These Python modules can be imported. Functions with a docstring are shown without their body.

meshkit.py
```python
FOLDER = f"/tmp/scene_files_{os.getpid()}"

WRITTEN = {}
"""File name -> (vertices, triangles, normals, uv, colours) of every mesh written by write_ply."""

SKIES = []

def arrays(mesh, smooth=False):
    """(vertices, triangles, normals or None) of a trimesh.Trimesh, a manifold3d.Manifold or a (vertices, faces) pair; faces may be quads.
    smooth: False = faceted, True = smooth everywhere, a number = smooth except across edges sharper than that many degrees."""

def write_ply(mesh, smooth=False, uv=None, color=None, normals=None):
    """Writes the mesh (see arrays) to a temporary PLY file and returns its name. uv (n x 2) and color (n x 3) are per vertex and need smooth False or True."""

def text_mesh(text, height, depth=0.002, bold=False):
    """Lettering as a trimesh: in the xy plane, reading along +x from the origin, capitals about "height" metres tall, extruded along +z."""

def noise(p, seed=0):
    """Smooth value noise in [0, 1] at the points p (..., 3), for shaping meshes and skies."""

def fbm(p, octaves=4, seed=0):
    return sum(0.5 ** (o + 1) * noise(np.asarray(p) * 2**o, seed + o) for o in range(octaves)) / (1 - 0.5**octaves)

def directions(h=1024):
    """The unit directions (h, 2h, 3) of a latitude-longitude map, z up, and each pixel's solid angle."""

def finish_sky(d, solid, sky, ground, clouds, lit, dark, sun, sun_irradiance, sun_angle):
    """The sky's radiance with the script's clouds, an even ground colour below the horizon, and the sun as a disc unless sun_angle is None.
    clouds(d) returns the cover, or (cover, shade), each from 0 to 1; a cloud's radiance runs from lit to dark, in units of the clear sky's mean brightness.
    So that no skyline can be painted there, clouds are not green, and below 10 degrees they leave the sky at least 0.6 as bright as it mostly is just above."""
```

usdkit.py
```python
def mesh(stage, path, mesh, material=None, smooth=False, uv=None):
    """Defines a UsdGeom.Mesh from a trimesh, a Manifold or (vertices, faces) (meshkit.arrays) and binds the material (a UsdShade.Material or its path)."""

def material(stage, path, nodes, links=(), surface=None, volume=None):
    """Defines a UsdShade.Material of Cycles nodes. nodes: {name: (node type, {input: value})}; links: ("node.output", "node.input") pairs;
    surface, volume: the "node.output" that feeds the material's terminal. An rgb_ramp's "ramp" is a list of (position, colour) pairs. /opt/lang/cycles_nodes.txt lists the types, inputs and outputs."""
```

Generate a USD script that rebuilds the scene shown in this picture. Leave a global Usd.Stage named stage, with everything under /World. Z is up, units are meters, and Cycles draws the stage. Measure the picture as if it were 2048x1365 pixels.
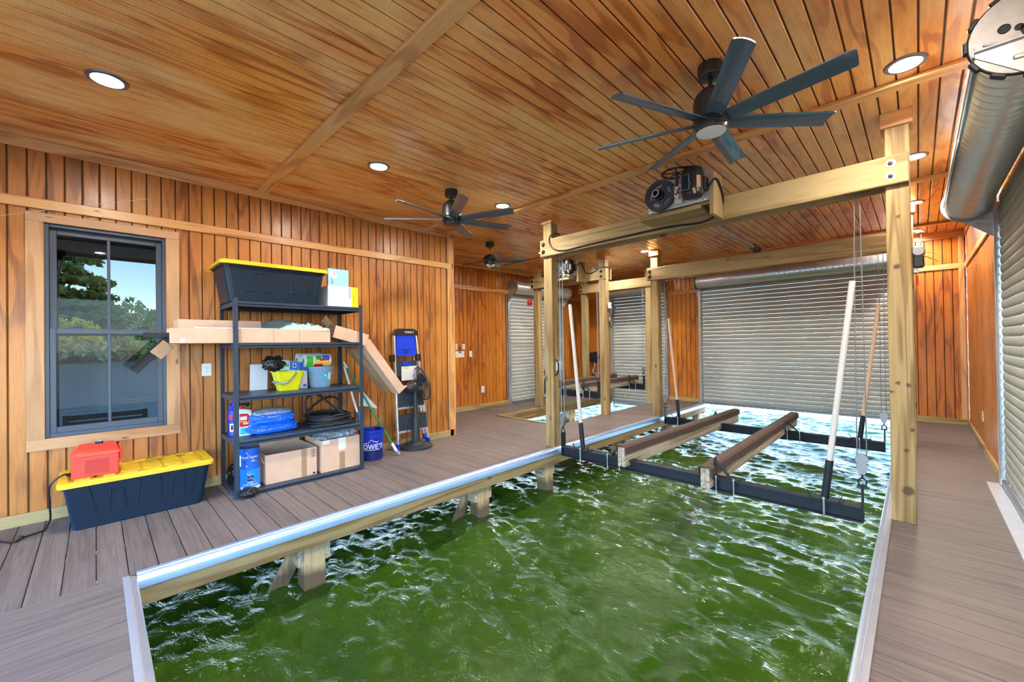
import math, random
import numpy as np, trimesh
import usdkit, meshkit
from pxr import Usd, UsdGeom, UsdLux, UsdShade, Gf, Sdf

stage = Usd.Stage.CreateInMemory()
UsdGeom.SetStageUpAxis(stage, 'Z'); UsdGeom.SetStageMetersPerUnit(stage, 1.0)
UsdGeom.Xform.Define(stage, '/World'); UsdGeom.Scope.Define(stage, '/World/Looks')
rng = random.Random(7); nrng = np.random.default_rng(7)

# ------------------------------------------------------------------ camera, sky, sun, exposure
# World: x towards the right-hand wall, y down the boathouse, z up; deck surface z = 0, water z = -0.58.
EXPOSURE = 1.65
cam = UsdGeom.Camera.Define(stage, '/World/camera')
cam.CreateHorizontalApertureAttr(36.0)
cam.CreateFocalLengthAttr(36.0 * 822.118 / 2048)
cam.CreateExposureAttr(EXPOSURE)
cam.CreateClippingRangeAttr(Gf.Vec2f(0.05, 2000))
def camera_matrix(yaw, pitch, roll, pos):
    f = np.array([-math.sin(yaw) * math.cos(pitch), math.cos(yaw) * math.cos(pitch), math.sin(pitch)])
    r = np.array([math.cos(yaw), math.sin(yaw), 0.0]); u = np.cross(r, f)
    c, s = math.cos(roll), math.sin(roll)
    R, U = c * r + s * u, -s * r + c * u
    return Gf.Matrix4d(*R, 0, *U, 0, *(-f), 0, *pos, 1)
cam.AddTransformOp().Set(camera_matrix(0.779218, 0.007333, -0.014367, (0, 0, 1.4)))

SUN_DIR = np.array([0.52, 0.36, 0.78]); SUN_DIR /= np.linalg.norm(SUN_DIR)
sky_mat = usdkit.material(stage, '/World/Looks/sky_look', {
    's': ('sky_texture', {'sky_type': 'multiple_scattering', 'sun_disc': False, 'sun_elevation': math.asin(SUN_DIR[2]), 'sun_rotation': math.atan2(SUN_DIR[0], SUN_DIR[1]), 'aerosol_density': 0.5}),
    'b': ('background_shader', {'strength': 0.25})}, [('s.color', 'b.color')], surface='b.background')
dome = UsdLux.DomeLight.Define(stage, '/World/sky')
UsdShade.MaterialBindingAPI.Apply(dome.GetPrim()).Bind(sky_mat)
sun = UsdLux.DistantLight.Define(stage, '/World/sun')
sun.CreateIntensityAttr(50.0); sun.CreateAngleAttr(0.53); sun.CreateColorAttr(Gf.Vec3f(1.0, 0.93, 0.82))
zax = SUN_DIR; xax = np.cross([0, 0, 1], zax); xax /= np.linalg.norm(xax); yax = np.cross(zax, xax)
sun.AddTransformOp().Set(Gf.Matrix4d(*xax, 0, *yax, 0, *zax, 0, 0, 0, 0, 1))
LAMP = 270.0            # emission of each recessed ceiling lamp's lens

# ------------------------------------------------------------------ helpers: names, prims
_used = {}
def numbered(parent, name):
    k = (parent, name); n = _used.get(k, 0); _used[k] = n + 1
    return name if n == 0 else f'{name}_{n:03d}'
def _tag(prim, label=None, cat=None, group=None, kind=None):
    for k, v in (('label', label), ('category', cat), ('group', group), ('kind', kind)):
        if v: prim.SetCustomDataByKey(k, v)
def thing(name, label=None, cat=None, loc=(0, 0, 0), rz=0, group=None, kind=None):
    p = '/World/' + numbered('/World', name)
    x = UsdGeom.Xform.Define(stage, p); x.AddTranslateOp().Set(Gf.Vec3d(*map(float, loc)))
    if rz: x.AddRotateZOp().Set(float(rz))
    _tag(x.GetPrim(), label, cat, group, kind)
    return p
def part(parent, name, mesh, mat, label=None, smooth=False, kind=None):
    if isinstance(mesh, MB): mesh = mesh.mesh()
    p = parent + '/' + numbered(parent, name)
    m = usdkit.mesh(stage, p, mesh, M[mat], smooth=smooth)
    _tag(m.GetPrim(), label, None, None, kind)
    return p
def solo(name, mesh, mat, label=None, cat=None, group=None, kind=None, smooth=False, loc=None):
    if isinstance(mesh, MB): mesh = mesh.mesh()
    p = '/World/' + numbered('/World', name)
    m = usdkit.mesh(stage, p, mesh, M[mat], smooth=smooth)
    if loc is not None: m.AddTranslateOp().Set(Gf.Vec3d(*map(float, loc)))
    _tag(m.GetPrim(), label, cat, group, kind)
    return p
def dup(src, loc, rz=0, label=None, group=None):
    prim = stage.GetPrimAtPath(src); was = prim.GetCustomData()
    base = prim.GetName()
    if len(base) > 4 and base[-4] == '_' and base[-3:].isdigit(): base = base[:-4]
    p = thing(base, label or was.get('label'), was.get('category'), loc, 0, group or was.get('group'))
    q = stage.GetPrimAtPath(p); q.GetReferences().AddInternalReference(src); q.SetInstanceable(True)
    x = UsdGeom.Xformable(q); x.ClearXformOpOrder(); x.MakeMatrixXform().Set(Gf.Matrix4d().SetRotate(Gf.Rotation(Gf.Vec3d(0, 0, 1), rz)) * Gf.Matrix4d().SetTranslate(Gf.Vec3d(*map(float, loc))))
    return p

# ------------------------------------------------------------------ helpers: shapes
_S = np.array([[sx, sy, sz] for sx in (-1, 1) for sy in (-1, 1) for sz in (-1, 1)], float)
def _cham_pts(h, b):
    out = []
    for s in _S:
        for k in range(3):
            v = h - b; v = v.copy(); v[k] = h[k]; out.append(s * v)
    return np.array(out)
_cf = None
def cham(c, s, b=0.003, R=None):
    global _cf
    h = np.array(s, float) / 2; b = min(b, h.min() * 0.9)
    if _cf is None:
        p = _cham_pts(np.array([1., 1., 1.]), 0.3); hull = trimesh.convex.convex_hull(p)
        idx = [int(np.argmin(((p - v) ** 2).sum(1))) for v in hull.vertices]
        _cf = np.array(idx)[hull.faces]
    p = _cham_pts(h, b)
    if R is not None: p = p @ np.asarray(R).T
    return p + np.array(c, float), _cf
_bf = np.array([[0,1,3],[0,3,2],[4,6,7],[4,7,5],[0,4,5],[0,5,1],[2,3,7],[2,7,6],[0,2,6],[0,6,4],[1,5,7],[1,7,3]])
def frame_from(p0, p1, up=(0, 0, 1)):
    z = np.array(p1, float) - np.array(p0, float); L = np.linalg.norm(z); z /= L
    u = np.array(up, float)
    if abs(np.dot(u, z)) > 0.98: u = np.array([0, 1., 0]) if abs(z[1]) < 0.9 else np.array([1., 0, 0])
    x = np.cross(u, z); x /= np.linalg.norm(x); y = np.cross(z, x)
    return np.stack([x, y, z], 1), L
def rotz(a):
    a = math.radians(a); c, s = math.cos(a), math.sin(a); return np.array([[c, -s, 0], [s, c, 0], [0, 0, 1.]])
def roty(a):
    a = math.radians(a); c, s = math.cos(a), math.sin(a); return np.array([[c, 0, s], [0, 1, 0], [-s, 0, c]])
def rotx(a):
    a = math.radians(a); c, s = math.cos(a), math.sin(a); return np.array([[1, 0, 0], [0, c, -s], [0, s, c]])
class MB:
    def __init__(self): self.v, self.f, self.n = [], [], 0
    def raw(self, v, f):
        v = np.asarray(v, float); f = np.asarray(f, int)
        if f.ndim == 2 and f.shape[1] == 4: f = np.vstack([f[:, [0, 1, 2]], f[:, [0, 2, 3]]])
        self.v.append(v); self.f.append(f + self.n); self.n += len(v); return self
    def tm(self, m): return self.raw(m.vertices, m.faces)
    def box(self, lo, hi, b=0.003):
        lo, hi = np.array(lo, float), np.array(hi, float); return self.raw(*cham((lo + hi) / 2, np.abs(hi - lo), b))
    def cbox(self, c, s, b=0.003, R=None): return self.raw(*cham(c, s, b, R))
    def bar(self, p0, p1, w, t, b=0.003, up=(0, 0, 1), ext=0):
        R, L = frame_from(p0, p1, up); return self.raw(*cham((np.array(p0, float) + np.array(p1, float)) / 2, (w, t, L + ext), b, R))
    def cyl(self, p0, p1, r, seg=16, r2=None, cap=True):
        R, L = frame_from(p0, p1); r2 = r if r2 is None else r2
        a = np.arange(seg) * 2 * np.pi / seg; ring = np.stack([np.cos(a), np.sin(a), 0 * a], 1)
        v = np.vstack([ring * r, ring * r2 + [0, 0, L], [[0, 0, 0], [0, 0, L]]]) @ R.T + np.array(p0, float)
        i = np.arange(seg); j = (i + 1) % seg
        f = np.vstack([np.stack([i, j, j + seg], 1), np.stack([i, j + seg, i + seg], 1)])
        if cap: f = np.vstack([f, np.stack([j, i, 0 * i + 2 * seg], 1), np.stack([i + seg, j + seg, 0 * i + 2 * seg + 1], 1)])
        return self.raw(v, f)
    def lathe(self, prof, p0=(0, 0, 0), axis=(0, 0, 1), seg=32):
        """prof: (radius, height) pairs"""
        p0 = np.array(p0, float); R, _ = frame_from(p0, p0 + np.array(axis, float))
        a = np.arange(seg) * 2 * np.pi / seg
        v = np.vstack([np.stack([np.cos(a) * r, np.sin(a) * r, 0 * a + h], 1) for r, h in prof]) @ R.T + p0
        i = np.arange(seg); j = (i + 1) % seg; fs = []
        for k in range(len(prof) - 1):
            A, B = k * seg, (k + 1) * seg
            fs += [np.stack([A + i, A + j, B + j], 1), np.stack([A + i, B + j, B + i], 1)]
        return self.raw(v, np.vstack(fs))
    def tube(self, pts, r, seg=8, closed=False):
        p = np.array(pts, float); n = len(p)
        t = np.gradient(p, axis=0) if not closed else np.roll(p, -1, 0) - np.roll(p, 1, 0)
        t /= np.linalg.norm(t, axis=1, keepdims=True) + 1e-12
        x = np.cross(t[0], [0, 0, 1.]);
        if np.linalg.norm(x) < 1e-3: x = np.cross(t[0], [1., 0, 0])
        x /= np.linalg.norm(x); xs = []
        for k in range(n):
            x = x - t[k] * np.dot(x, t[k]); x /= np.linalg.norm(x); xs.append(x)
        xs = np.array(xs); ys = np.cross(t, xs); a = np.arange(seg) * 2 * np.pi / seg
        rr = np.broadcast_to(np.asarray(r, float), (n,))
        v = (p[:, None] + rr[:, None, None] * (np.cos(a)[None, :, None] * xs[:, None] + np.sin(a)[None, :, None] * ys[:, None])).reshape(-1, 3)
        i = np.arange(seg); j = (i + 1) % seg; fs = []
        for k in range(n - (0 if closed else 1)):
            A, B = k * seg, ((k + 1) % n) * seg
            fs += [np.stack([A + i, A + j, B + j], 1), np.stack([A + i, B + j, B + i], 1)]
        if not closed:
            v = np.vstack([v, p[:1], p[-1:]]); c0, c1 = len(v) - 2, len(v) - 1; A = (n - 1) * seg
            fs += [np.stack([j, i, 0 * i + c0], 1), np.stack([A + i, A + j, 0 * i + c1], 1)]
        return self.raw(v, np.vstack(fs))
    def prism(self, poly, p0, ex, ey, ez, depth):
        """2-D polygon in (ex, ey) from p0, extruded along ez by depth"""
        from shapely.geometry import Polygon
        m = trimesh.creation.extrude_polygon(poly if hasattr(poly, 'exterior') else Polygon(poly), depth, engine='earcut')
        B = np.stack([np.array(ex, float), np.array(ey, float), np.array(ez, float)], 1)
        f = m.faces if np.linalg.det(B) > 0 else m.faces[:, ::-1]
        return self.raw(np.array(m.vertices) @ B.T + np.array(p0, float), f)
    def sheet(self, prof, d0, ex, ey, run, thick=None):
        """open 2-D profile (list of (a, b)) in axes ex, ey starting at d0, swept by vector run, one-sided strip given a thickness along the profile normal"""
        q = np.array(prof, float); t = np.gradient(q, axis=0); t /= np.linalg.norm(t, axis=1, keepdims=True)
        nrm = np.stack([-t[:, 1], t[:, 0]], 1); th = 0.001 if thick is None else thick
        loop = np.vstack([q, (q + nrm * th)[::-1]])
        P = np.array(d0, float) + loop[:, :1] * np.array(ex, float) + loop[:, 1:] * np.array(ey, float)
        n = len(P); v = np.vstack([P, P + np.array(run, float)]); i = np.arange(n); j = (i + 1) % n
        f = [np.stack([i, j, j + n], 1), np.stack([i, j + n, i + n], 1)]
        m = n // 2
        k = np.arange(m - 1)
        f += [np.stack([k, n - 1 - k, n - 2 - k], 1), np.stack([k, n - 2 - k, k + 1], 1), np.stack([k + n, 2 * n - 2 - k, 2 * n - 1 - k], 1), np.stack([k + n, k + 1 + n, 2 * n - 2 - k], 1)]
        f = np.vstack(f)
        if np.dot(np.cross(ex, ey), run) < 0: f = f[:, ::-1]
        return self.raw(v, f[:, ::-1])
    def text(self, s, h, p0, ex, ey, depth=0.0008, bold=False, width=None, center=False):
        m = meshkit.text_mesh(s, h, depth, bold); v = np.array(m.vertices); w = v[:, 0].max() - v[:, 0].min()
        v[:, 0] -= v[:, 0].min()
        if width: v[:, 0] *= width / w; w = width
        if center: v[:, 0] -= w / 2
        ez = np.cross(ex, ey); B = np.stack([ex, ey, ez], 1)
        return self.raw(v @ B.T + np.array(p0, float), m.faces)
    def mesh(self): return trimesh.Trimesh(np.vstack(self.v), np.vstack(self.f), process=False)
def smooth_path(pts, n=60):
    from scipy.interpolate import CubicSpline
    p = np.array(pts, float); d = np.r_[0, np.cumsum(np.linalg.norm(np.diff(p, axis=0), axis=1))]
    return CubicSpline(d, p)(np.linspace(0, d[-1], n))

# ------------------------------------------------------------------ materials
M = {}
def mat(name, nodes, links, surface): M[name] = usdkit.material(stage, '/World/Looks/' + name, nodes, links, surface=surface); return name
def plain(name, col, rough=0.5, metal=0.0, bump=0.0, bscale=60, var=0.0, coat=0.0, spec=0.5, vscale=6.0, **kw):
    nodes = {'p': ('principled_bsdf', {'base_color': col, 'roughness': rough, 'metallic': metal, 'coat_weight': coat, 'specular_ior_level': spec, **kw})}; links = []
    if var or bump: nodes['g'] = ('geometry', {})
    if var:
        nodes['n'] = ('noise_texture', {'scale': vscale, 'detail': 4.0}); nodes['r'] = ('rgb_ramp', {'ramp': [(0.25, tuple(np.array(col) * (1 - var))), (0.75, tuple(np.minimum(1, np.array(col) * (1 + var))))]})
        links += [('g.position', 'n.vector'), ('n.fac', 'r.fac'), ('r.color', 'p.base_color')]
    if bump:
        nodes['bn'] = ('noise_texture', {'scale': float(bscale), 'detail': 3.0}); nodes['b'] = ('bump', {'strength': bump, 'distance': 0.01})
        links += [('g.position', 'bn.vector'), ('bn.fac', 'b.height'), ('b.normal', 'p.normal')]
    return mat(name, nodes, links, 'p.BSDF')
def wood(name, dark, mid, light, axis, across=5.0, along=0.35, rings=10.0, rough=0.45, coat=0.0, fibre=0.25, blotch=0.5, bscale=1.4, rnd=0.0, knots=0.0, bump=0.15, saw=0.0):
    """stained or raw softwood: contour-line growth rings stretched along one axis, blotches of stain, fine fibre, optional knots"""
    def sc(a, l): return tuple(l if k == axis else a for k in range(3))
    n = {'g': ('geometry', {}), 'o': ('object_info', {}),
         'off': ('math', {'math_type': 'multiply', 'value2': float(rnd)}), 'cx': ('combine_xyz', {}), 'add': ('vector_math', {'math_type': 'add'}),
         'm1': ('mapping', {'scale': sc(across, along)}), 'n1': ('noise_texture', {'scale': 1.0, 'detail': 1.5, 'roughness': 0.4, 'distortion': 0.3}),
         'mu': ('math', {'math_type': 'multiply', 'value2': float(rings) * 6.283}), 'si': ('math', {'math_type': 'sine'}),
         'r1': ('rgb_ramp', {'ramp': [(0.0, mid), (0.55, mid), (0.9, dark), (1.0, dark)]}),
         'ma': ('map_range', {'from_min': -1.0, 'from_max': 1.0}),
         'm2': ('mapping', {'scale': sc(bscale * 1.6, bscale * 0.45)}), 'n2': ('noise_texture', {'scale': 1.0, 'detail': 4.0, 'roughness': 0.6}),
         'rb': ('map_range', {'from_min': 0.42, 'from_max': 0.62, 'to_min': 0.0, 'to_max': float(blotch), 'clamp': True}),
         'x1': ('mix_color', {'blend_type': 'mix', 'b': light}),
         'm3': ('mapping', {'scale': sc(170.0, 5.0)}), 'n3': ('noise_texture', {'scale': 1.0, 'detail': 2.0}),
         'rf': ('map_range', {'from_min': 0.3, 'from_max': 0.7, 'to_min': 1.0 - fibre, 'to_max': 1.0 + fibre * 0.4, 'clamp': True}),
         'cf': ('combine_color', {}), 'x2': ('mix_color', {'blend_type': 'multiply', 'fac': 1.0, 'use_clamp': False}),
         'bp': ('bump', {'strength': bump, 'distance': 0.004}),
         'p': ('principled_bsdf', {'roughness': rough, 'coat_weight': coat, 'coat_roughness': 0.22})}
    l = [('o.random', 'off.value1'), ('off.value', 'cx.x'), ('off.value', 'cx.y'), ('off.value', 'cx.z'), ('g.position', 'add.vector1'), ('cx.vector', 'add.vector2'),
         ('add.vector', 'm1.vector'), ('m1.vector', 'n1.vector'), ('n1.fac', 'mu.value1'), ('mu.value', 'si.value1'), ('si.value', 'ma.value'), ('ma.result', 'r1.fac'),
         ('add.vector', 'm2.vector'), ('m2.vector', 'n2.vector'), ('n2.fac', 'rb.value'), ('rb.result', 'x1.fac'), ('r1.color', 'x1.a'),
         ('add.vector', 'm3.vector'), ('m3.vector', 'n3.vector'), ('n3.fac', 'rf.value'), ('rf.result', 'cf.r'), ('rf.result', 'cf.g'), ('rf.result', 'cf.b'),
         ('x1.result', 'x2.a'), ('cf.color', 'x2.b'), ('n3.fac', 'bp.height'), ('bp.normal', 'p.normal')]
    top = 'x2.result'
    if saw:      # faint cross-cut saw lines of rough-sawn plywood
        n['m5'] = ('mapping', {'scale': sc(8.0, 140.0)}); n['n5'] = ('noise_texture', {'scale': 1.0, 'detail': 1.0}); n['r5'] = ('map_range', {'from_min': 0.5, 'from_max': 0.72, 'to_min': 0.0, 'to_max': float(saw), 'clamp': True})
        n['x5'] = ('mix_color', {'blend_type': 'mix', 'b': tuple(np.array(dark) * 0.75)})
        l += [('add.vector', 'm5.vector'), ('m5.vector', 'n5.vector'), ('n5.fac', 'r5.value'), ('r5.result', 'x5.fac'), (top, 'x5.a')]; top = 'x5.result'
    if knots:
        n['m4'] = ('mapping', {'scale': sc(6.0, 2.2)}); n['v4'] = ('voronoi_texture', {'scale': 1.0, 'randomness': 1.0}); n['r4'] = ('map_range', {'from_min': 0.045 * knots, 'from_max': 0.10 * knots, 'to_min': 0.9, 'to_max': 0.0, 'clamp': True})
        n['x4'] = ('mix_color', {'blend_type': 'mix', 'b': tuple(np.array(dark) * 0.28)})
        l += [('add.vector', 'm4.vector'), ('m4.vector', 'v4.vector'), ('v4.distance', 'r4.value'), ('r4.result', 'x4.fac'), (top, 'x4.a')]; top = 'x4.result'
    l.append((top, 'p.base_color'))
    return mat(name, n, l, 'p.BSDF')
def s(r, g, b): return tuple(float(((c / 255 + 0.055) / 1.055) ** 2.4 if c / 255 > 0.04045 else c / 255 / 12.92) for c in (r, g, b))
AX, AY, AZ = 0, 1, 2
for ax, nm in ((AX, 'x'), (AY, 'y'), (AZ, 'z')):
    wood('pine_trim_' + nm, s(186, 122, 62), s(222, 164, 98), s(232, 180, 114), ax, 6, 0.5, 4.5, 0.42, 0.25, 0.15, 0.5, 2.0, 31.0, 0.55)
    wood('raw_pine_' + nm, s(176, 124, 76), s(196, 148, 100), s(204, 160, 114), ax, 6, 0.5, 3.5, 0.55, 0.0, 0.12, 0.5, 2.0, 23.0, 0.8)
    wood('treated_' + nm, s(142, 112, 66), s(172, 146, 96), s(186, 164, 116), ax, 5.5, 0.4, 4.5, 0.7, 0.0, 0.2, 0.6, 1.6, 17.0, 1.25, 0.25)
wood('ceiling_wood', s(196, 106, 34), s(236, 152, 68), s(250, 196, 118), AY, 6.5, 1.1, 4.5, 0.33, 0.45, 0.14, 0.9, 1.6, 0.0, 0.0, 0.12, saw=0.15)
wood('wall_wood_z', s(142, 80, 26), s(182, 110, 40), s(204, 136, 58), AZ, 7.0, 1.0, 4.5, 0.42, 0.15, 0.18, 0.8, 1.6, 0.0, 0.0)
wood('warm_lit_wall_wood_z', s(150, 78, 16), s(194, 108, 24), s(212, 132, 38), AZ, 7.0, 1.0, 4.5, 0.40, 0.2, 0.16, 0.8, 1.6, 0.0, 0.0)  # same wall wood, copied with warm rear light put into its colour
wood('grey_lumber_y', s(150, 136, 118), s(196, 182, 158), s(206, 194, 172), AY, 10, 0.45, 6, 0.8, 0.0, 0.2, 0.6, 2.0, 17.0, 0.7)
wood('grey_lumber_x', s(150, 136, 118), s(196, 182, 158), s(206, 194, 172), AX, 10, 0.45, 6, 0.8, 0.0, 0.2, 0.6, 2.0, 17.0, 0.7)
mat('piling_wood', {'g': ('geometry', {}), 'm': ('mapping', {'scale': (40, 40, 1.2)}), 'n': ('noise_texture', {'scale': 1.0, 'detail': 3.0}), 'r': ('rgb_ramp', {'ramp': [(0.3, s(170, 146, 100)), (0.7, s(212, 190, 146))]}), 'xz': ('separate_xyz', {}), 'm2': ('mapping', {'scale': (9, 9, 3)}), 'n2': ('noise_texture', {'scale': 1.0, 'detail': 2.0}), 'a': ('math', {'math_type': 'multiply_add', 'value2': -0.22, 'value3': 0.11}), 'b': ('math', {'math_type': 'add'}),
    'w': ('map_range', {'from_min': -0.47, 'from_max': -0.38, 'to_min': 0.88, 'to_max': 0.0, 'clamp': True}), 'x': ('mix_color', {'blend_type': 'mix', 'b': s(66, 54, 40)}), 'p': ('principled_bsdf', {'roughness': 0.6})},
    [('g.position', 'm.vector'), ('m.vector', 'n.vector'), ('n.fac', 'r.fac'), ('g.position', 'xz.vector'), ('g.position', 'm2.vector'), ('m2.vector', 'n2.vector'), ('n2.fac', 'a.value1'), ('a.value', 'b.value1'), ('xz.z', 'b.value2'), ('b.value', 'w.value'), ('w.result', 'x.fac'), ('r.color', 'x.a'), ('x.result', 'p.base_color')], 'p.BSDF')
plain('groove_back', s(92, 62, 36), 0.8)
for i, k in enumerate((0.96, 1.0, 1.04)):
    for ax, nm in ((AX, 'x'), (AY, 'y')):
        a, b, c = (tuple(np.array(s(*v)) * k) for v in ((100, 89, 84), (115, 102, 96), (123, 109, 103)))
        wood(f'deck_{nm}{i}', a, b, c, ax, 22, 0.9, 3, 0.6, 0.0, 0.22, 0.5, 1.2, 13.0, 0.0, 0.3)
plain('galvanised', (0.56, 0.58, 0.57), 0.36, 0.85, var=0.12, vscale=9.0, bump=0.03, bscale=30)
plain('galvanised_dark', (0.32, 0.33, 0.34), 0.42, 0.8)
plain('slat_steel', (0.43, 0.43, 0.375), 0.58, 0.2, var=0.08, vscale=3.0)
plain('aluminium_sky_lit', (0.50, 0.68, 0.95), 0.36, 0.8, var=0.05, vscale=8)  # blue sky reflection put into the base colour of the left trim
plain('ink_black', (0.01, 0.01, 0.012), 0.7)
plain('drum_steel', (0.70, 0.77, 0.80), 0.33, 0.7, var=0.06, vscale=6)  # bright bluish sky reflection put into the base colour
plain('plate_steel', (0.36, 0.34, 0.31), 0.5, 0.6, var=0.1, vscale=20)
plain('aluminium', (0.72, 0.76, 0.84), 0.38, 0.85, var=0.05, vscale=8)
plain('black_steel', s(42, 56, 72), 0.42, 0.2, bump=0.05, bscale=250)
plain('lift_steel', s(36, 42, 50), 0.5, 0.3, bump=0.05, bscale=120)
plain('zinc', (0.66, 0.68, 0.70), 0.35, 0.9)
plain('bolt_dark', s(46, 44, 42), 0.5, 0.6)
plain('carpet', s(96, 78, 70), 0.95, bump=0.5, bscale=700, var=0.2, vscale=80)
plain('pvc', s(214, 208, 200), 0.4, var=0.06, vscale=5)
plain('rubber', s(24, 25, 28), 0.55)
plain('fan_black', s(38, 40, 42), 0.4, coat=0.15)
plain('fan_blade', s(72, 92, 108), 0.30, coat=0.5)
plain('white_plastic', s(232, 232, 228), 0.4)
plain('diffuser', s(235, 238, 240), 0.3)
plain('window_frame', s(62, 72, 84), 0.42)
plain('soffit', s(248, 222, 190), 0.7, var=0.1, vscale=8)
plain('roof', s(90, 90, 92), 0.8)
plain('outer_wall', s(140, 120, 98), 0.8)
mat('lamp_lens', {'e': ('emission', {'color': (1.0, 0.95, 0.86), 'strength': LAMP})}, [], 'e.emission')
plain('lamp_ring', s(120, 120, 124), 0.3, 0.6)
mat('glass', {'f': ('layer_weight', {'blend': 0.5}), 'a': ('math', {'math_type': 'power', 'value2': 4.0}), 'k': ('math', {'math_type': 'multiply_add', 'value2': 0.3, 'value3': 0.008}), 't': ('transparent_bsdf', {'color': (0.105, 0.104, 0.104)}), 'g': ('glossy_bsdf', {'color': (1, 1, 1), 'roughness': 0.02}), 'm': ('mix_closure', {})},
    [('f.facing', 'a.value1'), ('a.value', 'k.value1'), ('k.value', 'm.fac'), ('t.BSDF', 'm.closure1'), ('g.BSDF', 'm.closure2')], 'm.closure')  # heavy pane tint added to dim the bright view outside
mat('open_water', {'g': ('geometry', {}), 'm1': ('mapping', {'scale': (1.0, 0.30, 1.0), 'rotation': (0, 0, 0.15)}), 'n1': ('noise_texture', {'scale': 1.6, 'detail': 6.0, 'roughness': 0.62, 'distortion': 0.4}), 'b': ('bump', {'strength': 0.9, 'distance': 0.35}), 'p': ('principled_bsdf', {'base_color': (0.13, 0.165, 0.165), 'roughness': 0.06, 'ior': 1.5})},
    [('g.position', 'm1.vector'), ('m1.vector', 'n1.vector'), ('n1.fac', 'b.height'), ('b.normal', 'p.normal')], 'p.BSDF')  # sky reflection put into the bluish base; same lake as the slips
mat('water', {'g': ('geometry', {}), 'm1': ('mapping', {'scale': (1.0, 2.0, 1.0), 'rotation': (0, 0, 0.25)}), 'n1': ('noise_texture', {'scale': 5.0, 'detail': 5.0, 'roughness': 0.6, 'distortion': 0.5}),
              'b': ('bump', {'strength': 0.6, 'distance': 0.05}), 'n2': ('noise_texture', {'scale': 0.7, 'detail': 2.0}), 'r': ('rgb_ramp', {'ramp': [(0.3, (0.022, 0.062, 0.004)), (0.7, (0.046, 0.092, 0.010))]}),
              'p': ('principled_bsdf', {'roughness': 0.03, 'ior': 1.33, 'specular_ior_level': 0.5})},
    [('g.position', 'm1.vector'), ('m1.vector', 'n1.vector'), ('n1.fac', 'b.height'), ('b.normal', 'p.normal'), ('g.position', 'n2.vector'), ('n2.fac', 'r.fac'), ('r.color', 'p.base_color')], 'p.BSDF')

# ------------------------------------------------------------------ the room
XL, XA, XR, YB, YF, ZC = -5.14, -6.82, 0.565, 9.75, -1.6, 3.14      # left wall, alcove wall, right wall, back wall, wall behind the camera, ceiling
YC = 3.90                                                            # where the left wall ends
XD, XE = -3.495, -0.185                                              # left and right edges of the near slip
YN = 0.142                                                           # its near edge
S2 = (-5.95, -4.41, 5.60)                                            # small slip: x range, near edge
WZ = -0.58                                                           # water
PITCH = 0.1045

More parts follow.
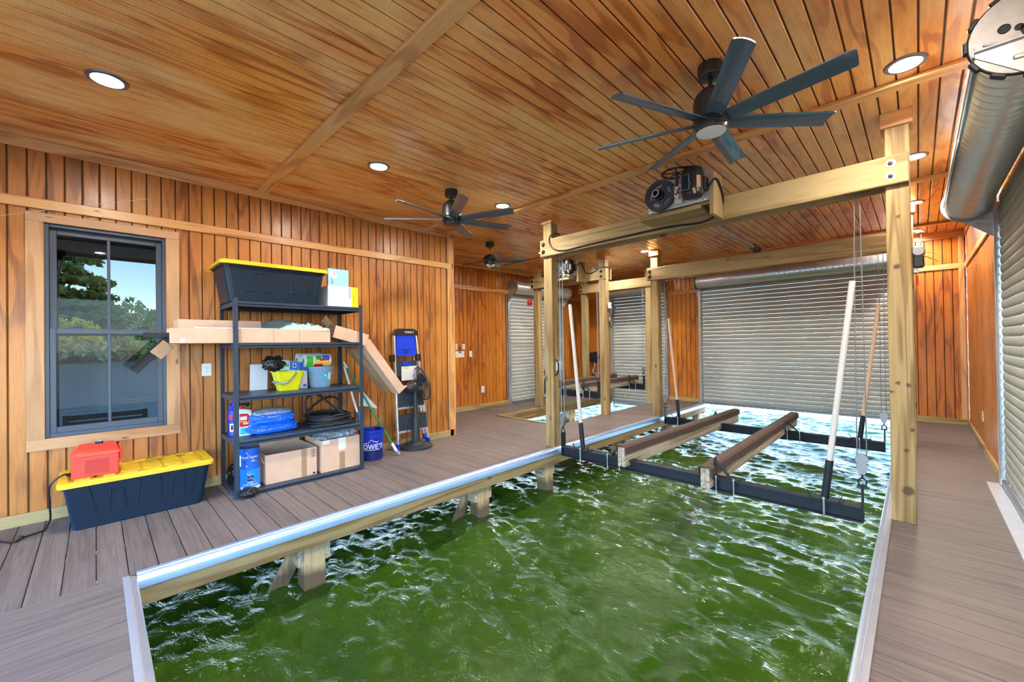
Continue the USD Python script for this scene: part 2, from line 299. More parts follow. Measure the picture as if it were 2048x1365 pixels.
def planks(parent, mk, lo, hi, first, zlist, gap=0.009, skip=None, mats=('wall_wood_z',), name='plank'):
    """vertical boards along a wall from lo to hi with grooves every PITCH; mk(a, b, z0, z1) gives the mesh"""
    k0 = math.floor((lo - first) / PITCH); a = lo; k = k0
    while a < hi - 0.004:
        k += 1; b = min(first + k * PITCH, hi)
        if b - a > 0.012:
            for z0, z1 in zlist:
                segs = [(z0, z1)] if skip is None else skip(a, b, z0, z1)
                for q0, q1 in segs:
                    if q1 - q0 > 0.02: part(parent, name, mk(a + gap / 2, b - gap / 2, q0, q1), mats[0])
        a = b
def wall_y(name, x, facing, y0, y1, first, wm='wall_wood_z', skip=None, zs=((0.0, 2.60), (2.60, 3.14)), holes=()):
    """wall along y with its finished face at x; facing = +1 when the room is on its +x side"""
    w = thing(name, kind='structure', label=None)
    t = 0.012
    mk = lambda a, b, z0, z1: MB().box((min(x, x - facing * t), a, z0), (max(x, x - facing * t), b, z1), 0.004)
    bk = MB(); cuts = sorted(holes)
    xs = sorted((x - facing * t, x - facing * 0.11))
    y = y0
    for (h0, h1, z0, z1) in cuts:
        if h0 > y: bk.box((xs[0], y, -0.25), (xs[1], h0, 3.3), 0.001)
        if z0 > -0.25: bk.box((xs[0], h0, -0.25), (xs[1], h1, z0), 0.001)
        bk.box((xs[0], h0, z1), (xs[1], h1, 3.3), 0.001); y = h1
    if y1 > y: bk.box((xs[0], y, -0.25), (xs[1], y1, 3.3), 0.001)
    part(w, 'wall_sheathing', bk, 'groove_back')
    def sk(a, b, z0, z1):
        out = [(z0, z1)]
        for (h0, h1, q0, q1) in holes:
            if min(b, h1) - max(a, h0) > 0.5 * (b - a) or (min(b, h1) - max(a, h0) > 0.004):
                nxt = []
                for p0, p1 in out:
                    if q0 > p0: nxt.append((p0, min(p1, q0)))
                    if q1 < p1: nxt.append((max(p0, q1), p1))
                out = nxt
        return out
    planks(w, mk, y0, y1, first, zs, skip=sk, mats=(wm,))
    return w
def wall_x(name, y, facing, x0, x1, first, wm='wall_wood_z', holes=(), zs=((0.0, 2.60), (2.60, 3.14))):
    w = thing(name, kind='structure'); t = 0.012
    mk = lambda a, b, z0, z1: MB().box((a, min(y, y - facing * t), z0), (b, max(y, y - facing * t), z1), 0.004)
    bk = MB(); ys = sorted((y - facing * t, y - facing * 0.11)); x = x0
    for (h0, h1, z0, z1) in sorted(holes):
        if h0 > x: bk.box((x, ys[0], -0.25), (h0, ys[1], 3.3), 0.001)
        if z0 > -0.25: bk.box((h0, ys[0], -0.25), (h1, ys[1], z0), 0.001)
        bk.box((h0, ys[0], z1), (h1, ys[1], 3.3), 0.001); x = h1
    if x1 > x: bk.box((x, ys[0], -0.25), (x1, ys[1], 3.3), 0.001)
    part(w, 'wall_sheathing', bk, 'groove_back')
    def sk(a, b, z0, z1):
        out = [(z0, z1)]
        for (h0, h1, q0, q1) in holes:
            if min(b, h1) - max(a, h0) > 0.004:
                nxt = []
                for p0, p1 in out:
                    if q0 > p0: nxt.append((p0, min(p1, q0)))
                    if q1 < p1: nxt.append((max(p0, q1), p1))
                out = nxt
        return out
    planks(w, mk, x0, x1, first, zs, skip=sk, mats=(wm,))
    return w
WIN = (-0.30, 0.478, 0.672, 2.465)      # window opening: y0, y1, z0, z1
DB, DS, DA, DR = (-3.53, -0.33), (-5.83, -4.36), (6.80, 8.80), (2.80, 5.90)     # roll-up doors: back big, back small (x), alcove, right (y)
wall_y('wall_left', XL, 1, YF, YC, -0.075, holes=[WIN])
wall_x('wall_return', YC, 1, XA, XL, XL, 'warm_lit_wall_wood_z')
wall_y('wall_alcove', XA, 1, YC, YB, 5.24, 'warm_lit_wall_wood_z', holes=[(DA[0], DA[1], -0.3, 2.55)])
wall_x('wall_back', YB, -1, XA, XR, XR - 0.05, 'warm_lit_wall_wood_z', holes=[(DS[0], DS[1], -0.6, 2.60), (DB[0], DB[1], -0.6, 2.60)])
wall_y('wall_right', XR, -1, YF, YB, YB, 'warm_lit_wall_wood_z', holes=[(-1.35, 1.2, 0.0, 2.35), (DR[0], DR[1], 0.0, 2.45)])  # unseen right doorway opened to let sky light in
wall_x('wall_front', YF, 1, XL, XR, XL, holes=[(-4.6, -0.4, 0.0, 2.35)])  # unseen front opening added to brighten the room with daylight

# ceiling: grooved boards along y in five runs between the battens
c = thing('ceiling', kind='structure')
part(c, 'ceiling_deck', MB().box((XA - 0.1, YF - 0.1, ZC + 0.012), (XR + 0.1, YB + 0.1, ZC + 0.1), 0.001), 'groove_back')
BAT = [1.30, 3.85, 6.33, 8.92]
runs = [YF] + BAT + [YB]
xs = []
x = 0.132 + 5 * 0.105
while x > XA: xs.append(x); x -= 0.105
for ri in range(5):
    y0, y1 = runs[ri], runs[ri + 1]; far = MB()
    for x in xs:
        a, b = max(x - 0.105 + 0.0045, XA), min(x - 0.0045, XR)
        if b - a < 0.01 or (ri < 2 and b < XL) : continue
        m = MB().box((a, y0 + 0.002, ZC), (b, y1 - 0.002, ZC + 0.014), 0.004)
        if ri == 4: far.raw(m.v[0], m.f[0])
        else: part(c, 'plank', m, 'ceiling_wood')
    if ri == 4: part(c, 'plank', far, 'ceiling_wood', kind='stuff')
for i, y in enumerate(BAT):
    x0 = XL if y < YC else XA
    solo('trim_1', MB().box((x0, y - 0.055, ZC - 0.028), (XR, y + 0.055, ZC), 0.004), 'pine_trim_x', kind='structure', label='pine ceiling batten running across the boathouse')
# wall trim: at the ceiling, at 2.6 m, corner boards
def trim(lo, hi, ax, label=None): solo('trim_2', MB().box(lo, hi, 0.004), 'pine_trim_' + 'xyz'[ax], kind='structure', label=label)
T = 0.022
trim((XL, YF, 3.05), (XL + T, YC - 0.02, ZC), AY); trim((XL, YF, 2.57), (XL + T, YC - 0.02, 2.655), AY)
trim((XA, YC, 3.055), (XA + T, YB, ZC), AY); trim((XA, YC, 2.57), (XA + T, DA[0] - 0.02, 2.655), AY); trim((XA, DA[1] + 0.1, 2.57), (XA + T, YB, 2.655), AY)
trim((XA, YB - T, 3.02), (XR, YB, ZC), AX)
for a, b in ((XA + T, DS[0] - 0.08), (DS[1] + 0.08, DB[0] - 0.1), (DB[1] + 0.1, XR - T)): trim((a, YB - T, 2.515), (b, YB, 2.60), AX)
trim((XR - T, DR[1] + 0.06, 2.515), (XR, YB - T, 2.60), AY); trim((XR - T, YF, 3.05), (XR, YB - T, ZC), AY)
trim((XL, YC - 0.105, 0.095), (XL + T, YC + 0.002, 2.57), AZ); trim((XL, YC - 0.105, 2.655), (XL + T, YC + 0.002, 3.05), AZ); trim((XL - 0.09, YC, 0.0), (XL + T, YC + T, ZC), AZ)
trim((XA, 5.14, 0.0), (XA + T, 5.225, 2.57), AZ)
trim((XR - 0.085, YB - T, 0.09), (XR - T, YB - 0.001, 2.515), AZ); trim((XR - 0.085, YB - T, 2.60), (XR - T, YB - 0.001, 3.02), AZ)
for nm, lo, hi, ax in (('baseboard_left', (XL, YF, 0), (XL + 0.025, YC - 0.08, 0.095), AY), ('baseboard_alcove', (XA, 5.13, 0), (XA + 0.025, DA[0] - 0.03, 0.10), AY), ('baseboard_alcove', (XA, DA[1] + 0.08, 0), (XA + 0.025, YB, 0.10), AY),
                       ('baseboard_back', (DS[1] + 0.06, YB - 0.025, 0), (DB[0] - 0.06, YB, 0.095), AX), ('baseboard_back', (DB[1] + 0.08, YB - 0.025, 0), (XR, YB, 0.095), AX), ('baseboard_back', (XA, YB - 0.025, 0), (DS[0] - 0.06, YB, 0.095), AX),
                       ('baseboard_right', (XR - 0.025, DR[1] + 0.06, 0), (XR, YB - 0.025, 0.095), AY)):
    solo(nm, MB().box(lo, hi, 0.004), 'treated_' + 'xyz'[ax], kind='structure')

# roof and eaves (the left one seen through the window as a soffit)
r = thing('roof', kind='structure')
part(r, 'roof_deck', MB().box((XA - 1.0, YF - 1.0, 3.36), (XR + 1.15, YB + 1.0, 3.46), 0.01), 'roof')
part(r, 'soffit', MB().box((XL - 0.78, YF - 1.0, 2.36), (XL - 0.11, YC, 2.375), 0.002).box((XL - 0.80, YF - 1.0, 2.33), (XL - 0.775, YC, 3.36), 0.003), 'soffit')
part(r, 'eave_board', MB().box((XR + 1.12, YF - 1.0, 2.95), (XR + 1.15, YB + 1.0, 3.36), 0.003).box((XR + 0.11, YF - 1.0, 3.30), (XR + 1.12, YB + 1.0, 3.32), 0.003), 'soffit')  # unseen right eave, made deep to keep sun off the walkway

# ------------------------------------------------------------------ deck
fl = thing('floor', kind='structure')
BP = 0.1442
def board_x(x0, x1, y0, y1): part(fl, 'plank', MB().box((x0, y0 + 0.002, -0.025), (x1, y1 - 0.002, 0), 0.003), f'deck_x{rng.randrange(3)}')
y = 0.139 - 13 * BP
while y < YB:
    y0, y1 = max(y, YF), min(y + BP, YB)
    if y1 - y0 > 0.02:
        xa = XL if y1 <= YC else XA
        if y1 <= S2[2] + 0.01: board_x(xa, XD, y0, y1)
        else: board_x(xa, S2[0], y0, y1); board_x(S2[1], XD, y0, y1)
        if y0 > YN - 0.01: board_x(XE, XR, y0, y1)
    y += BP
x = -3.502
while x < XR:
    x1 = min(x + 0.1425, XR)
    if x1 - x > 0.02: part(fl, 'plank', MB().box((x + 0.002, YF, -0.025), (x1 - 0.002, YN, 0), 0.003), f'deck_y{rng.randrange(3)}')
    x += 0.1425
# joists under the deck and rim boards round the slips
j = MB()
for xx in np.arange(XA + 0.3, XD - 0.2, 0.6): j.box((xx - 0.02, YF, -0.21), (xx + 0.02, S2[2] - 0.05, -0.03), 0.002)
for xx in np.arange(XD + 0.3, XR, 0.6): j.box((xx - 0.02, YF, -0.21), (xx + 0.02, YN - 0.06, -0.03), 0.002)
for xx in (-4.1, -3.8, 0.1, 0.4): j.box((xx - 0.02, S2[2], -0.21), (xx + 0.02, YB - 0.05, -0.03), 0.002)
part(fl, 'joist', j, 'treated_y', kind='stuff')
def rim(lo, hi, ax): part(fl, 'rim_joist', MB().box(lo, hi, 0.003), 'treated_' + 'xyz'[ax])
rim((XD - 0.012, YN - 0.03, -0.205), (XD + 0.026, YB - 0.02, -0.012), AY); rim((XE - 0.026, YN, -0.205), (XE + 0.012, YB - 0.02, -0.012), AY); rim((XD, YN - 0.012, -0.205), (XE, YN + 0.026, -0.012), AX)
rim((S2[0] - 0.02, S2[2], -0.205), (S2[0] + 0.02, YB - 0.02, -0.004), AY); rim((S2[1] - 0.02, S2[2], -0.205), (S2[1] + 0.02, YB - 0.02, -0.004), AY); rim((S2[0], S2[2] - 0.02, -0.205), (S2[1], S2[2] + 0.02, -0.004), AX)
# aluminium edge angle: flange on the deck, rolled face down over the rim board
def edge(name, label, p0, ex, run, mt='aluminium'):
    # profile: ex = outwards over the water, z up
    prof = [(-0.030, 0.003), (-0.006, 0.003), (0.0, 0.002), (0.004, -0.004), (0.024, -0.008), (0.034, -0.018), (0.036, -0.040), (0.036, -0.082)]
    solo(name, MB().sheet(prof, p0, ex, (0, 0, 1), run, 0.002), mt, label, 'edge trim', smooth=40)
edge('edge_trim', 'long aluminium edge trim, blue sky reflection in its colour, left of the near boat slip', (XD + 0.01, YN + 0.03, 0.0), (1, 0, 0), (0, YB - YN - 0.05, 0), 'aluminium_sky_lit')
edge('edge_trim', 'long pale aluminium edge trim along the right walkway beside the post', (XE - 0.01, YN + 0.03, 0.0), (-1, 0, 0), (0, YB - YN - 0.05, 0))
edge('edge_trim', 'lavender-grey aluminium edge trim across the near end of the slip at lower left', (XD + 0.01, YN - 0.005, 0.0), (0, 1, 0), (XE - XD - 0.02, 0, 0))

# pilings under the left dock
def piling(x, y, label, brace=True, group=None):
    p = thing('dock_piling', label, 'piling', (x, y, WZ - 0.8))
    part(p, 'pile', MB().box((-0.075, -0.085, 0), (0.075, 0.085, 1.17), 0.004), 'piling_wood')
    part(p, 'cap_block', MB().box((-0.065, -0.128, 1.0), (0.065, -0.086, 1.17), 0.003), 'grey_lumber_x'); part(p, 'cap_block', MB().box((-0.065, 0.086, 1.0), (0.065, 0.128, 1.17), 0.003), 'grey_lumber_x')
    if brace: part(p, 'brace', MB().bar((-0.12, -0.02, 1.16), (-0.12, -0.52, 0.3), 0.04, 0.12), 'piling_wood')
    return p
piling(-3.635, 1.26, 'nearest square dock piling, with a diagonal brace, below the left edge trim')
piling(-3.635, 3.11, 'second square dock piling with a diagonal brace, below the front lift post')
piling(-3.635, 4.28, 'third square dock piling below the left end of the lift beam', brace=False)
piling(-3.635, 6.4, 'dark dock piling in the shade under the middle walkway, behind the lift beam'); piling(-3.635, 8.3, 'dock piling under the far end of the middle walkway')
piling(-4.3, 5.75, 'dock piling at the near corner of the small slip', brace=False); piling(-5.98, 8.0, 'dock piling under the far side of the small slip')
piling(-3.60, 9.6, 'blue-grey piling just under the left corner of the big back roll-up door', brace=False); piling(-4.33, 9.55, 'piling under the right corner of the small back roll-up door')

# unseen pale decks added outside both openings to bounce daylight indoors
plain('pale_deck', s(196, 184, 166), 0.8, var=0.06, vscale=2)
ld_ = thing('landing', 'added unseen deck bouncing daylight in through the front opening, behind the camera', 'deck', (0, 0, 0))
for k in range(50): part(ld_, 'plank', MB().box((-6.5, YF - 0.12 - (k + 1) * 0.145, -0.04), (2.5, YF - 0.123 - k * 0.145, -0.004), 0.003), 'pale_deck')
ld_ = thing('landing', 'added unseen deck bouncing daylight in through the right-hand doorway, beside the camera', 'deck', (0, 0, 0))
for k in range(26): part(ld_, 'plank', MB().box((XR + 0.12 + k * 0.145, -1.7, -0.04), (XR + 0.262 + k * 0.145, 4.0, -0.004), 0.003), 'pale_deck')

# ------------------------------------------------------------------ roll-up doors
def slat_profile(h):    # (out, z): shallow arch with a crease
    return [(0.0, 0.0), (0.010, 0.006), (0.015, 0.018), (0.017, h * 0.5), (0.015, h - 0.018), (0.010, h - 0.006), (0.0, h - 0.001)]
def roll_door(n, label, origin, ex, ez_len, z0, z1, out, drum_r, drum_z, drum_out, drum_ext=0.0, guide_z0=None, bracket=True):
    """origin: floor point at the start of the opening; ex: unit vector along the opening of length ez_len; out: unit vector into the room"""
    d = thing(f'door_{n}', label, 'roll-up door', kind='structure')
    o, ex, out = np.array(origin, float), np.array(ex, float), np.array(out, float); up = np.array([0, 0, 1.])
    h = 0.083; k = int(round((z1 - z0 - 0.06) / h))
    for i in range(k):
        part(d, 'slat', MB().sheet(slat_profile(h), o + up * (z0 + 0.06 + i * h) - out * 0.005, out, up, ex * ez_len, 0.0015), 'slat_steel', smooth=50)
    part(d, 'bottom_bar', MB().sheet([(-0.02, 0.0), (0.03, 0.0), (0.032, 0.05), (0.012, 0.062)], o + up * z0, out, up, ex * ez_len, 0.003), 'galvanised_dark')
    gz = z0 if guide_z0 is None else guide_z0
    for e, sgn in ((0, -1), (ez_len, 1)):
        a = o + ex * (e + sgn * 0.015)
        g = MB(); B = np.stack([ex, out, up], 1)
        for (cx, cy, sx, sy) in ((0, -0.012, 0.075, 0.006), (0, 0.045, 0.06, 0.005), (sgn * 0.03, 0.016, 0.006, 0.06)):
            g.raw(*cham(a + ex * cx + out * cy + up * (gz + z1 - 0.1) / 2, (sx, sy, z1 - 0.1 - gz), 0.001, B))
        part(d, 'guide_rail', g, 'galvanised')
        if bracket:       # ribbed side plate carrying the drum
            c = o + ex * (e + sgn * 0.045); q = MB()
            tip = drum_out + drum_r * 1.03
            pl = [(0.0, drum_z - 0.37), (0.05, drum_z - 0.345), (tip, drum_z - 0.055), (tip, drum_z - 0.035), (0.0, drum_z - 0.035)]
            q.prism(pl, c - ex * 0.002, out, up, ex, 0.004)
            for t in (0.25, 0.5, 0.75):
                p0 = c + out * 0.04 + up * (drum_z - 0.06 - t * 0.26); p1 = c + out * (0.04 + (tip - 0.10) * (1 - 0.75 * t)) + up * (drum_z - 0.06 - t * 0.20)
                q.bar(p0, p1, 0.022, 0.014, 0.005, up=ex)
            q.bar(c + out * 0.0 + up * (drum_z - 0.035), c + out * tip + up * (drum_z - 0.035), 0.008, 0.03, 0.002, up=ex)
            part(d, 'drum_bracket', q, 'galvanised')
            e2 = MB().lathe([(0.001, 0), (drum_r * 1.12, 0), (drum_r * 1.15, 0.006), (drum_r * 1.15, 0.02), (drum_r * 1.08, 0.026), (0.05, 0.026), (0.05, 0.05), (0.02, 0.052), (0.001, 0.052)], c + out * drum_out + up * drum_z - ex * 0.004 * sgn, -ex * sgn, 40)
            part(d, 'end_plate', e2, 'plate_steel', smooth=30)
    dr = MB(); st = o + out * drum_out + up * drum_z - ex * drum_ext; L = ez_len + 2 * drum_ext; nrib = int(L / 0.083); prof = [(drum_r * 0.3, 0)]
    prof += [(drum_r - 0.012, 0.0)]
    for i in range(nrib):
        z = i * L / nrib; w = L / nrib; prof += [(drum_r - 0.003, z), (drum_r, z + w * 0.12), (drum_r, z + w * 0.88), (drum_r - 0.003, z + w)]
    prof += [(drum_r * 0.3, L)]
    part(d, 'drum', dr.lathe(prof, st, ex, 44), 'drum_steel', smooth=50)
    return d
roll_door(1, 'wide corrugated steel roll-up door in the back wall, ending above the water', (DB[0], YB, 0), (1, 0, 0), DB[1] - DB[0], -0.02, 2.75, (0, -1, 0), 0.15, 2.74, 0.17, guide_z0=-0.12)
roll_door(2, 'narrower steel roll-up door in the back wall behind the timber posts', (DS[0], YB, 0), (1, 0, 0), DS[1] - DS[0], -0.23, 2.75, (0, -1, 0), 0.15, 2.74, 0.17, guide_z0=-0.28)
roll_door(3, 'narrow bright steel roll-up door in the alcove wall on the left', (XA, DA[0], 0), (0, 1, 0), DA[1] - DA[0], 0.001, 2.75, (1, 0, 0), 0.15, 2.72, 0.17)
d4 = roll_door(4, 'steel roll-up door with a large drum on the right-hand wall', (XR, DR[0], 0), (0, 1, 0), DR[1] - DR[0], 0.02, 2.70, (-1, 0, 0), 0.16, 2.70, 0.205)
cx_, cz_, cy_ = XR - 0.205, 2.70, DR[0] - 0.05
part(d4, 'end_ring', MB().tube([(cx_ + 0.176 * math.cos(t), cy_ + 0.02, cz_ + 0.176 * math.sin(t)) for t in np.linspace(0, 2 * np.pi, 49)[:-1]], 0.011, 8, closed=True), 'rubber', smooth=40)
for t in np.linspace(0, 2 * np.pi, 13)[:-1]: part(d4, 'ring_tooth', MB().raw(*cham((cx_ + 0.188 * math.cos(t), cy_ + 0.02, cz_ + 0.188 * math.sin(t)), (0.018, 0.03, 0.05), 0.004, np.array([[math.cos(t), 0, -math.sin(t)], [0, 1, 0], [math.sin(t), 0, math.cos(t)]]))), 'rubber')
for hx_, hz_, hr_ in ((0.284, 2.728, 0.017), (0.325, 2.715, 0.011), (0.43, 2.73, 0.017), (0.36, 2.82, 0.017), (0.36, 2.70, 0.03)): part(d4, 'plate_hole', MB().lathe([(0.001, 0.0), (hr_, 0.0), (hr_ + 0.002, 0.003)], (hx_, DR[0] - 0.0425, hz_), (0, -1, 0), 20), 'ink_black')
part(d4, 'plate_rib', MB().bar((0.222, DR[0] - 0.043, 2.685), (0.278, DR[0] - 0.043, 2.672), 0.012, 0.012, 0.005, up=(0, 1, 0)), 'galvanised')
part(d4, 'cover_strip', MB().box((XR - 0.375, DR[0] - 0.06, 2.64), (XR - 0.369, DR[1] - 0.2, 2.69), 0.001), 'galvanised')
th = MB().box((XR - 0.12, DR[0] - 0.1, 0.0), (XR - 0.03, DR[1] + 0.12, 0.012), 0.002)
solo('door_threshold', th, 'aluminium', 'flat grey metal threshold strip under the right-hand roll-up door', 'threshold')

# ------------------------------------------------------------------ window
w = thing('window_1', kind='structure', label='dark grey double-hung window with a raw pine surround')
for lo, hi, ax in (((XL, WIN[0] - 0.10, WIN[2] - 0.001), (XL + 0.02, WIN[0] + 0.002, WIN[3]), AZ), ((XL, WIN[1] - 0.002, WIN[2] - 0.001), (XL + 0.02, WIN[1] + 0.10, WIN[3]), AZ),
                   ((XL, WIN[0] - 0.10, WIN[3] - 0.001), (XL + 0.021, WIN[1] + 0.10, WIN[3] + 0.075), AY), ((XL, WIN[0] - 0.10, WIN[2] - 0.092), (XL + 0.021, WIN[1] + 0.10, WIN[2]), AY)):
    part(w, 'casing_board', MB().box(lo, hi, 0.003), 'raw_pine_' + 'xyz'[ax])
def rect(mb, x0, x1, y0, y1, z0, z1, ty, tz0, tz1):
    mb.box((x0, y0, z0), (x1, y0 + ty, z1)).box((x0, y1 - ty, z0), (x1, y1, z1)).box((x0, y0 + ty, z0), (x1, y1 - ty, z0 + tz0)).box((x0, y0 + ty, z1 - tz1), (x1, y1 - ty, z1)); return mb
y0, y1, z0, z1 = WIN
part(w, 'frame', rect(MB(), XL - 0.11, XL - 0.004, y0, y1, z0, z1, 0.028, 0.035, 0.03), 'window_frame')
zm = 1.555
up_ = part(w, 'upper_sash', rect(MB(), XL - 0.085, XL - 0.05, y0 + 0.028, y1 - 0.028, zm - 0.03, z1 - 0.03, 0.042, 0.045, 0.05), 'window_frame')
lo_ = part(w, 'lower_sash', rect(MB(), XL - 0.048, XL - 0.012, y0 + 0.028, y1 - 0.028, z0 + 0.035, zm + 0.03, 0.038, 0.05, 0.045), 'window_frame')
ym = 0.085
part(w, 'glazing_bar', MB().box((XL - 0.08, ym - 0.011, zm), (XL - 0.055, ym + 0.011, z1 - 0.06)), 'window_frame'); part(w, 'glazing_bar', MB().box((XL - 0.043, ym - 0.011, z0 + 0.06), (XL - 0.018, ym + 0.011, zm)), 'window_frame')
for a, b in ((y0 + 0.06, ym - 0.005), (ym + 0.005, y1 - 0.06)):
    part(w, 'pane', MB().raw([(XL - 0.067, a, zm), (XL - 0.067, b, zm), (XL - 0.067, b, z1 - 0.075), (XL - 0.067, a, z1 - 0.075)], [[0, 1, 2, 3]]), 'glass'); part(w, 'pane', MB().raw([(XL - 0.03, a, z0 + 0.075), (XL - 0.03, b, z0 + 0.075), (XL - 0.03, b, zm), (XL - 0.03, a, zm)], [[0, 1, 2, 3]]), 'glass')
for yy in (-0.12, 0.30): part(w, 'sash_latch', MB().box((XL - 0.05, yy - 0.03, zm + 0.03), (XL - 0.012, yy + 0.03, zm + 0.042)).bar((XL - 0.02, yy - 0.015, zm + 0.05), (XL - 0.02, yy + 0.045, zm + 0.05), 0.012, 0.012), 'window_frame')
# ------------------------------------------------------------------ water
def wave(X, Y):
    h = np.zeros_like(X); r = np.random.default_rng(3)
    for k in range(56):
        L = 0.11 * 1.05 ** k; a = r.normal(0.2, 0.6); ph = r.uniform(0, 6.28); amp = 0.0020 * (L / 0.4) ** 0.42
        h += amp * np.sin(2 * np.pi / L * (X * np.sin(a) + Y * np.cos(a)) + ph + 0.8 * np.sin(2 * np.pi / (L * 3.1) * (X * np.cos(a) - Y * np.sin(a)) + ph * 2))
    return h
nx, ny = 340, 540
gx, gy = np.linspace(-7.6, 1.3, nx), np.linspace(-1.2, 13.0, ny)
X, Y = np.meshgrid(gx, gy, indexing='ij')
fade = np.clip(np.minimum.reduce([X + 7.6, 1.3 - X, Y + 1.2, 13.0 - Y]) / 0.3, 0, 1)
V = np.stack([X, Y, WZ + wave(X, Y) * fade], -1).reshape(-1, 3)
I, J = np.meshgrid(np.arange(nx - 1), np.arange(ny - 1), indexing='ij'); q = (I * ny + J).ravel()
Fq = np.stack([q, q + ny, q + ny + 1, q + 1], 1)
wm = MB().raw(V, Fq)
solo('lake_water', wm, 'water', 'green rippling lake water filling the boat slips under the building', 'water', kind='stuff', smooth=True)
ow = MB()
def flat(x0, y0, x1, y1): ow.raw([[x0, y0, WZ], [x1, y0, WZ], [x1, y1, WZ], [x0, y1, WZ]], [[0, 1, 2], [0, 2, 3]])
flat(-900, -600, -7.6, 900); flat(1.3, -600, 900, 900); flat(-7.6, -600, 1.3, -1.2); flat(-7.6, 13.0, 1.3, 900)
solo('open_water', ow, 'open_water', 'open lake water outside, sky blue put into its colour, seen through the window and beyond the doors', 'water', kind='stuff')

# ------------------------------------------------------------------ lift posts, beams
def post(x, y, z0, label, w=0.14, collar=True, mt='treated_z'):
    p = thing('timber_post', label, 'post', (x, y, 0))
    part(p, 'shaft', MB().box((-w / 2, -w / 2, z0), (w / 2, w / 2, ZC), 0.006), mt)
    if collar:
        h = w / 2; t = 0.022; z = ZC - 0.115
        for lo, hi, ax in (((-h - t, -h - t, z), (h + t, -h, ZC), AX), ((-h - t, h, z), (h + t, h + t, ZC), AX), ((-h - t, -h, z), (-h, h, ZC), AY), ((h, -h, z), (h + t, h, ZC), AY)):
            part(p, 'collar_board', MB().box(lo, hi, 0.003), 'pine_trim_' + 'xyz'[ax])
    return p
KN = [(-0.07, 0.245, 0.036), (-0.115, 1.06, 0.016), (-0.055, 1.045, 0.016), (-0.075, 0.55, 0.015), (-0.04, 0.71, 0.015), (-0.105, 1.95, 0.020), (-0.15, 0.99, 0.014), (-0.095, 2.33, 0.014)]
def knotty(name, base, pts, y):
    n = {'g': ('geometry', {}), 'm3': ('mapping', {'scale': (60, 60, 1.6)}), 'n3': ('noise_texture', {'scale': 1.0, 'detail': 2.0}), 'm1': ('mapping', {'scale': (9, 9, 0.5)}), 'n1': ('noise_texture', {'scale': 1.0, 'detail': 1.5, 'distortion': 0.4}), 'mu': ('math', {'math_type': 'multiply', 'value2': 26.0}), 'si': ('math', {'math_type': 'sine'}), 'ma': ('map_range', {'from_min': -1.0}), 'r1': ('rgb_ramp', {'ramp': [(0, base[1]), (0.5, base[1]), (1, base[0])]}), 'rf': ('map_range', {'from_min': 0.3, 'from_max': 0.7, 'to_min': 0.82, 'to_max': 1.06, 'clamp': True}), 'cf': ('combine_color', {}), 'x2': ('mix_color', {'blend_type': 'multiply', 'fac': 1.0, 'use_clamp': False}), 'nk': ('noise_texture', {'scale': 45.0, 'detail': 2.0}), 'p': ('principled_bsdf', {'roughness': 0.65})}
    l = [('g.position', 'm3.vector'), ('m3.vector', 'n3.vector'), ('g.position', 'm1.vector'), ('m1.vector', 'n1.vector'), ('n1.fac', 'mu.value1'), ('mu.value', 'si.value1'), ('si.value', 'ma.value'), ('ma.result', 'r1.fac'), ('n3.fac', 'rf.value'), ('rf.result', 'cf.r'), ('rf.result', 'cf.g'), ('rf.result', 'cf.b'), ('r1.color', 'x2.a'), ('cf.color', 'x2.b'), ('g.position', 'nk.vector')]
    top = 'x2.result'
    for k, (x, z, r) in enumerate(pts):
        n[f'd{k}'] = ('vector_math', {'math_type': 'distance', 'vector2': (x, y, z)}); n[f'j{k}'] = ('math', {'math_type': 'multiply_add', 'value2': 0.022}); n[f'q{k}'] = ('map_range', {'from_min': r * 0.75 + 0.008, 'from_max': r * 1.25 + 0.012, 'to_min': 0.85, 'to_max': 0.0, 'clamp': True}); n[f'x{k + 10}'] = ('mix_color', {'blend_type': 'mix', 'b': s(74, 52, 32)})
        l += [('g.position', f'd{k}.vector1'), ('nk.fac', f'j{k}.value1'), (f'd{k}.value', f'j{k}.value3'), (f'j{k}.value', f'q{k}.value'), (f'q{k}.result', f'x{k + 10}.fac'), (top, f'x{k + 10}.a')]; top = f'x{k + 10}.result'
    l.append((top, 'p.base_color')); return mat(name, n, l, 'p.BSDF')
knotty('knotty_post', (s(140, 108, 62), s(180, 150, 98)), KN, 4.31)
post(-0.094, 4.38, 0, 'large knotty square timber post in the right foreground beside the walkway', mt='knotty_post')
post(-3.56, 4.38, 0, 'square timber post at the left end of the front lift beam')
post(-3.53, 7.49, 0, 'square timber post at the left end of the rear lift beam')
post(-0.094, 7.49, 0, 'square timber post hidden behind the large foreground post')
post(-6.10, 7.02, 0, 'leftmost timber post, in front of the alcove roll-up door')
post(-4.34, 6.96, 0, 'timber post between the two slips with a cord box hanging on it')
post(-6.10, 8.87, 0, 'far timber post at the back left corner of the small slip', collar=False)
post(-4.34, 8.87, 0, 'far timber post half hidden behind the post of the rear lift beam', collar=False)
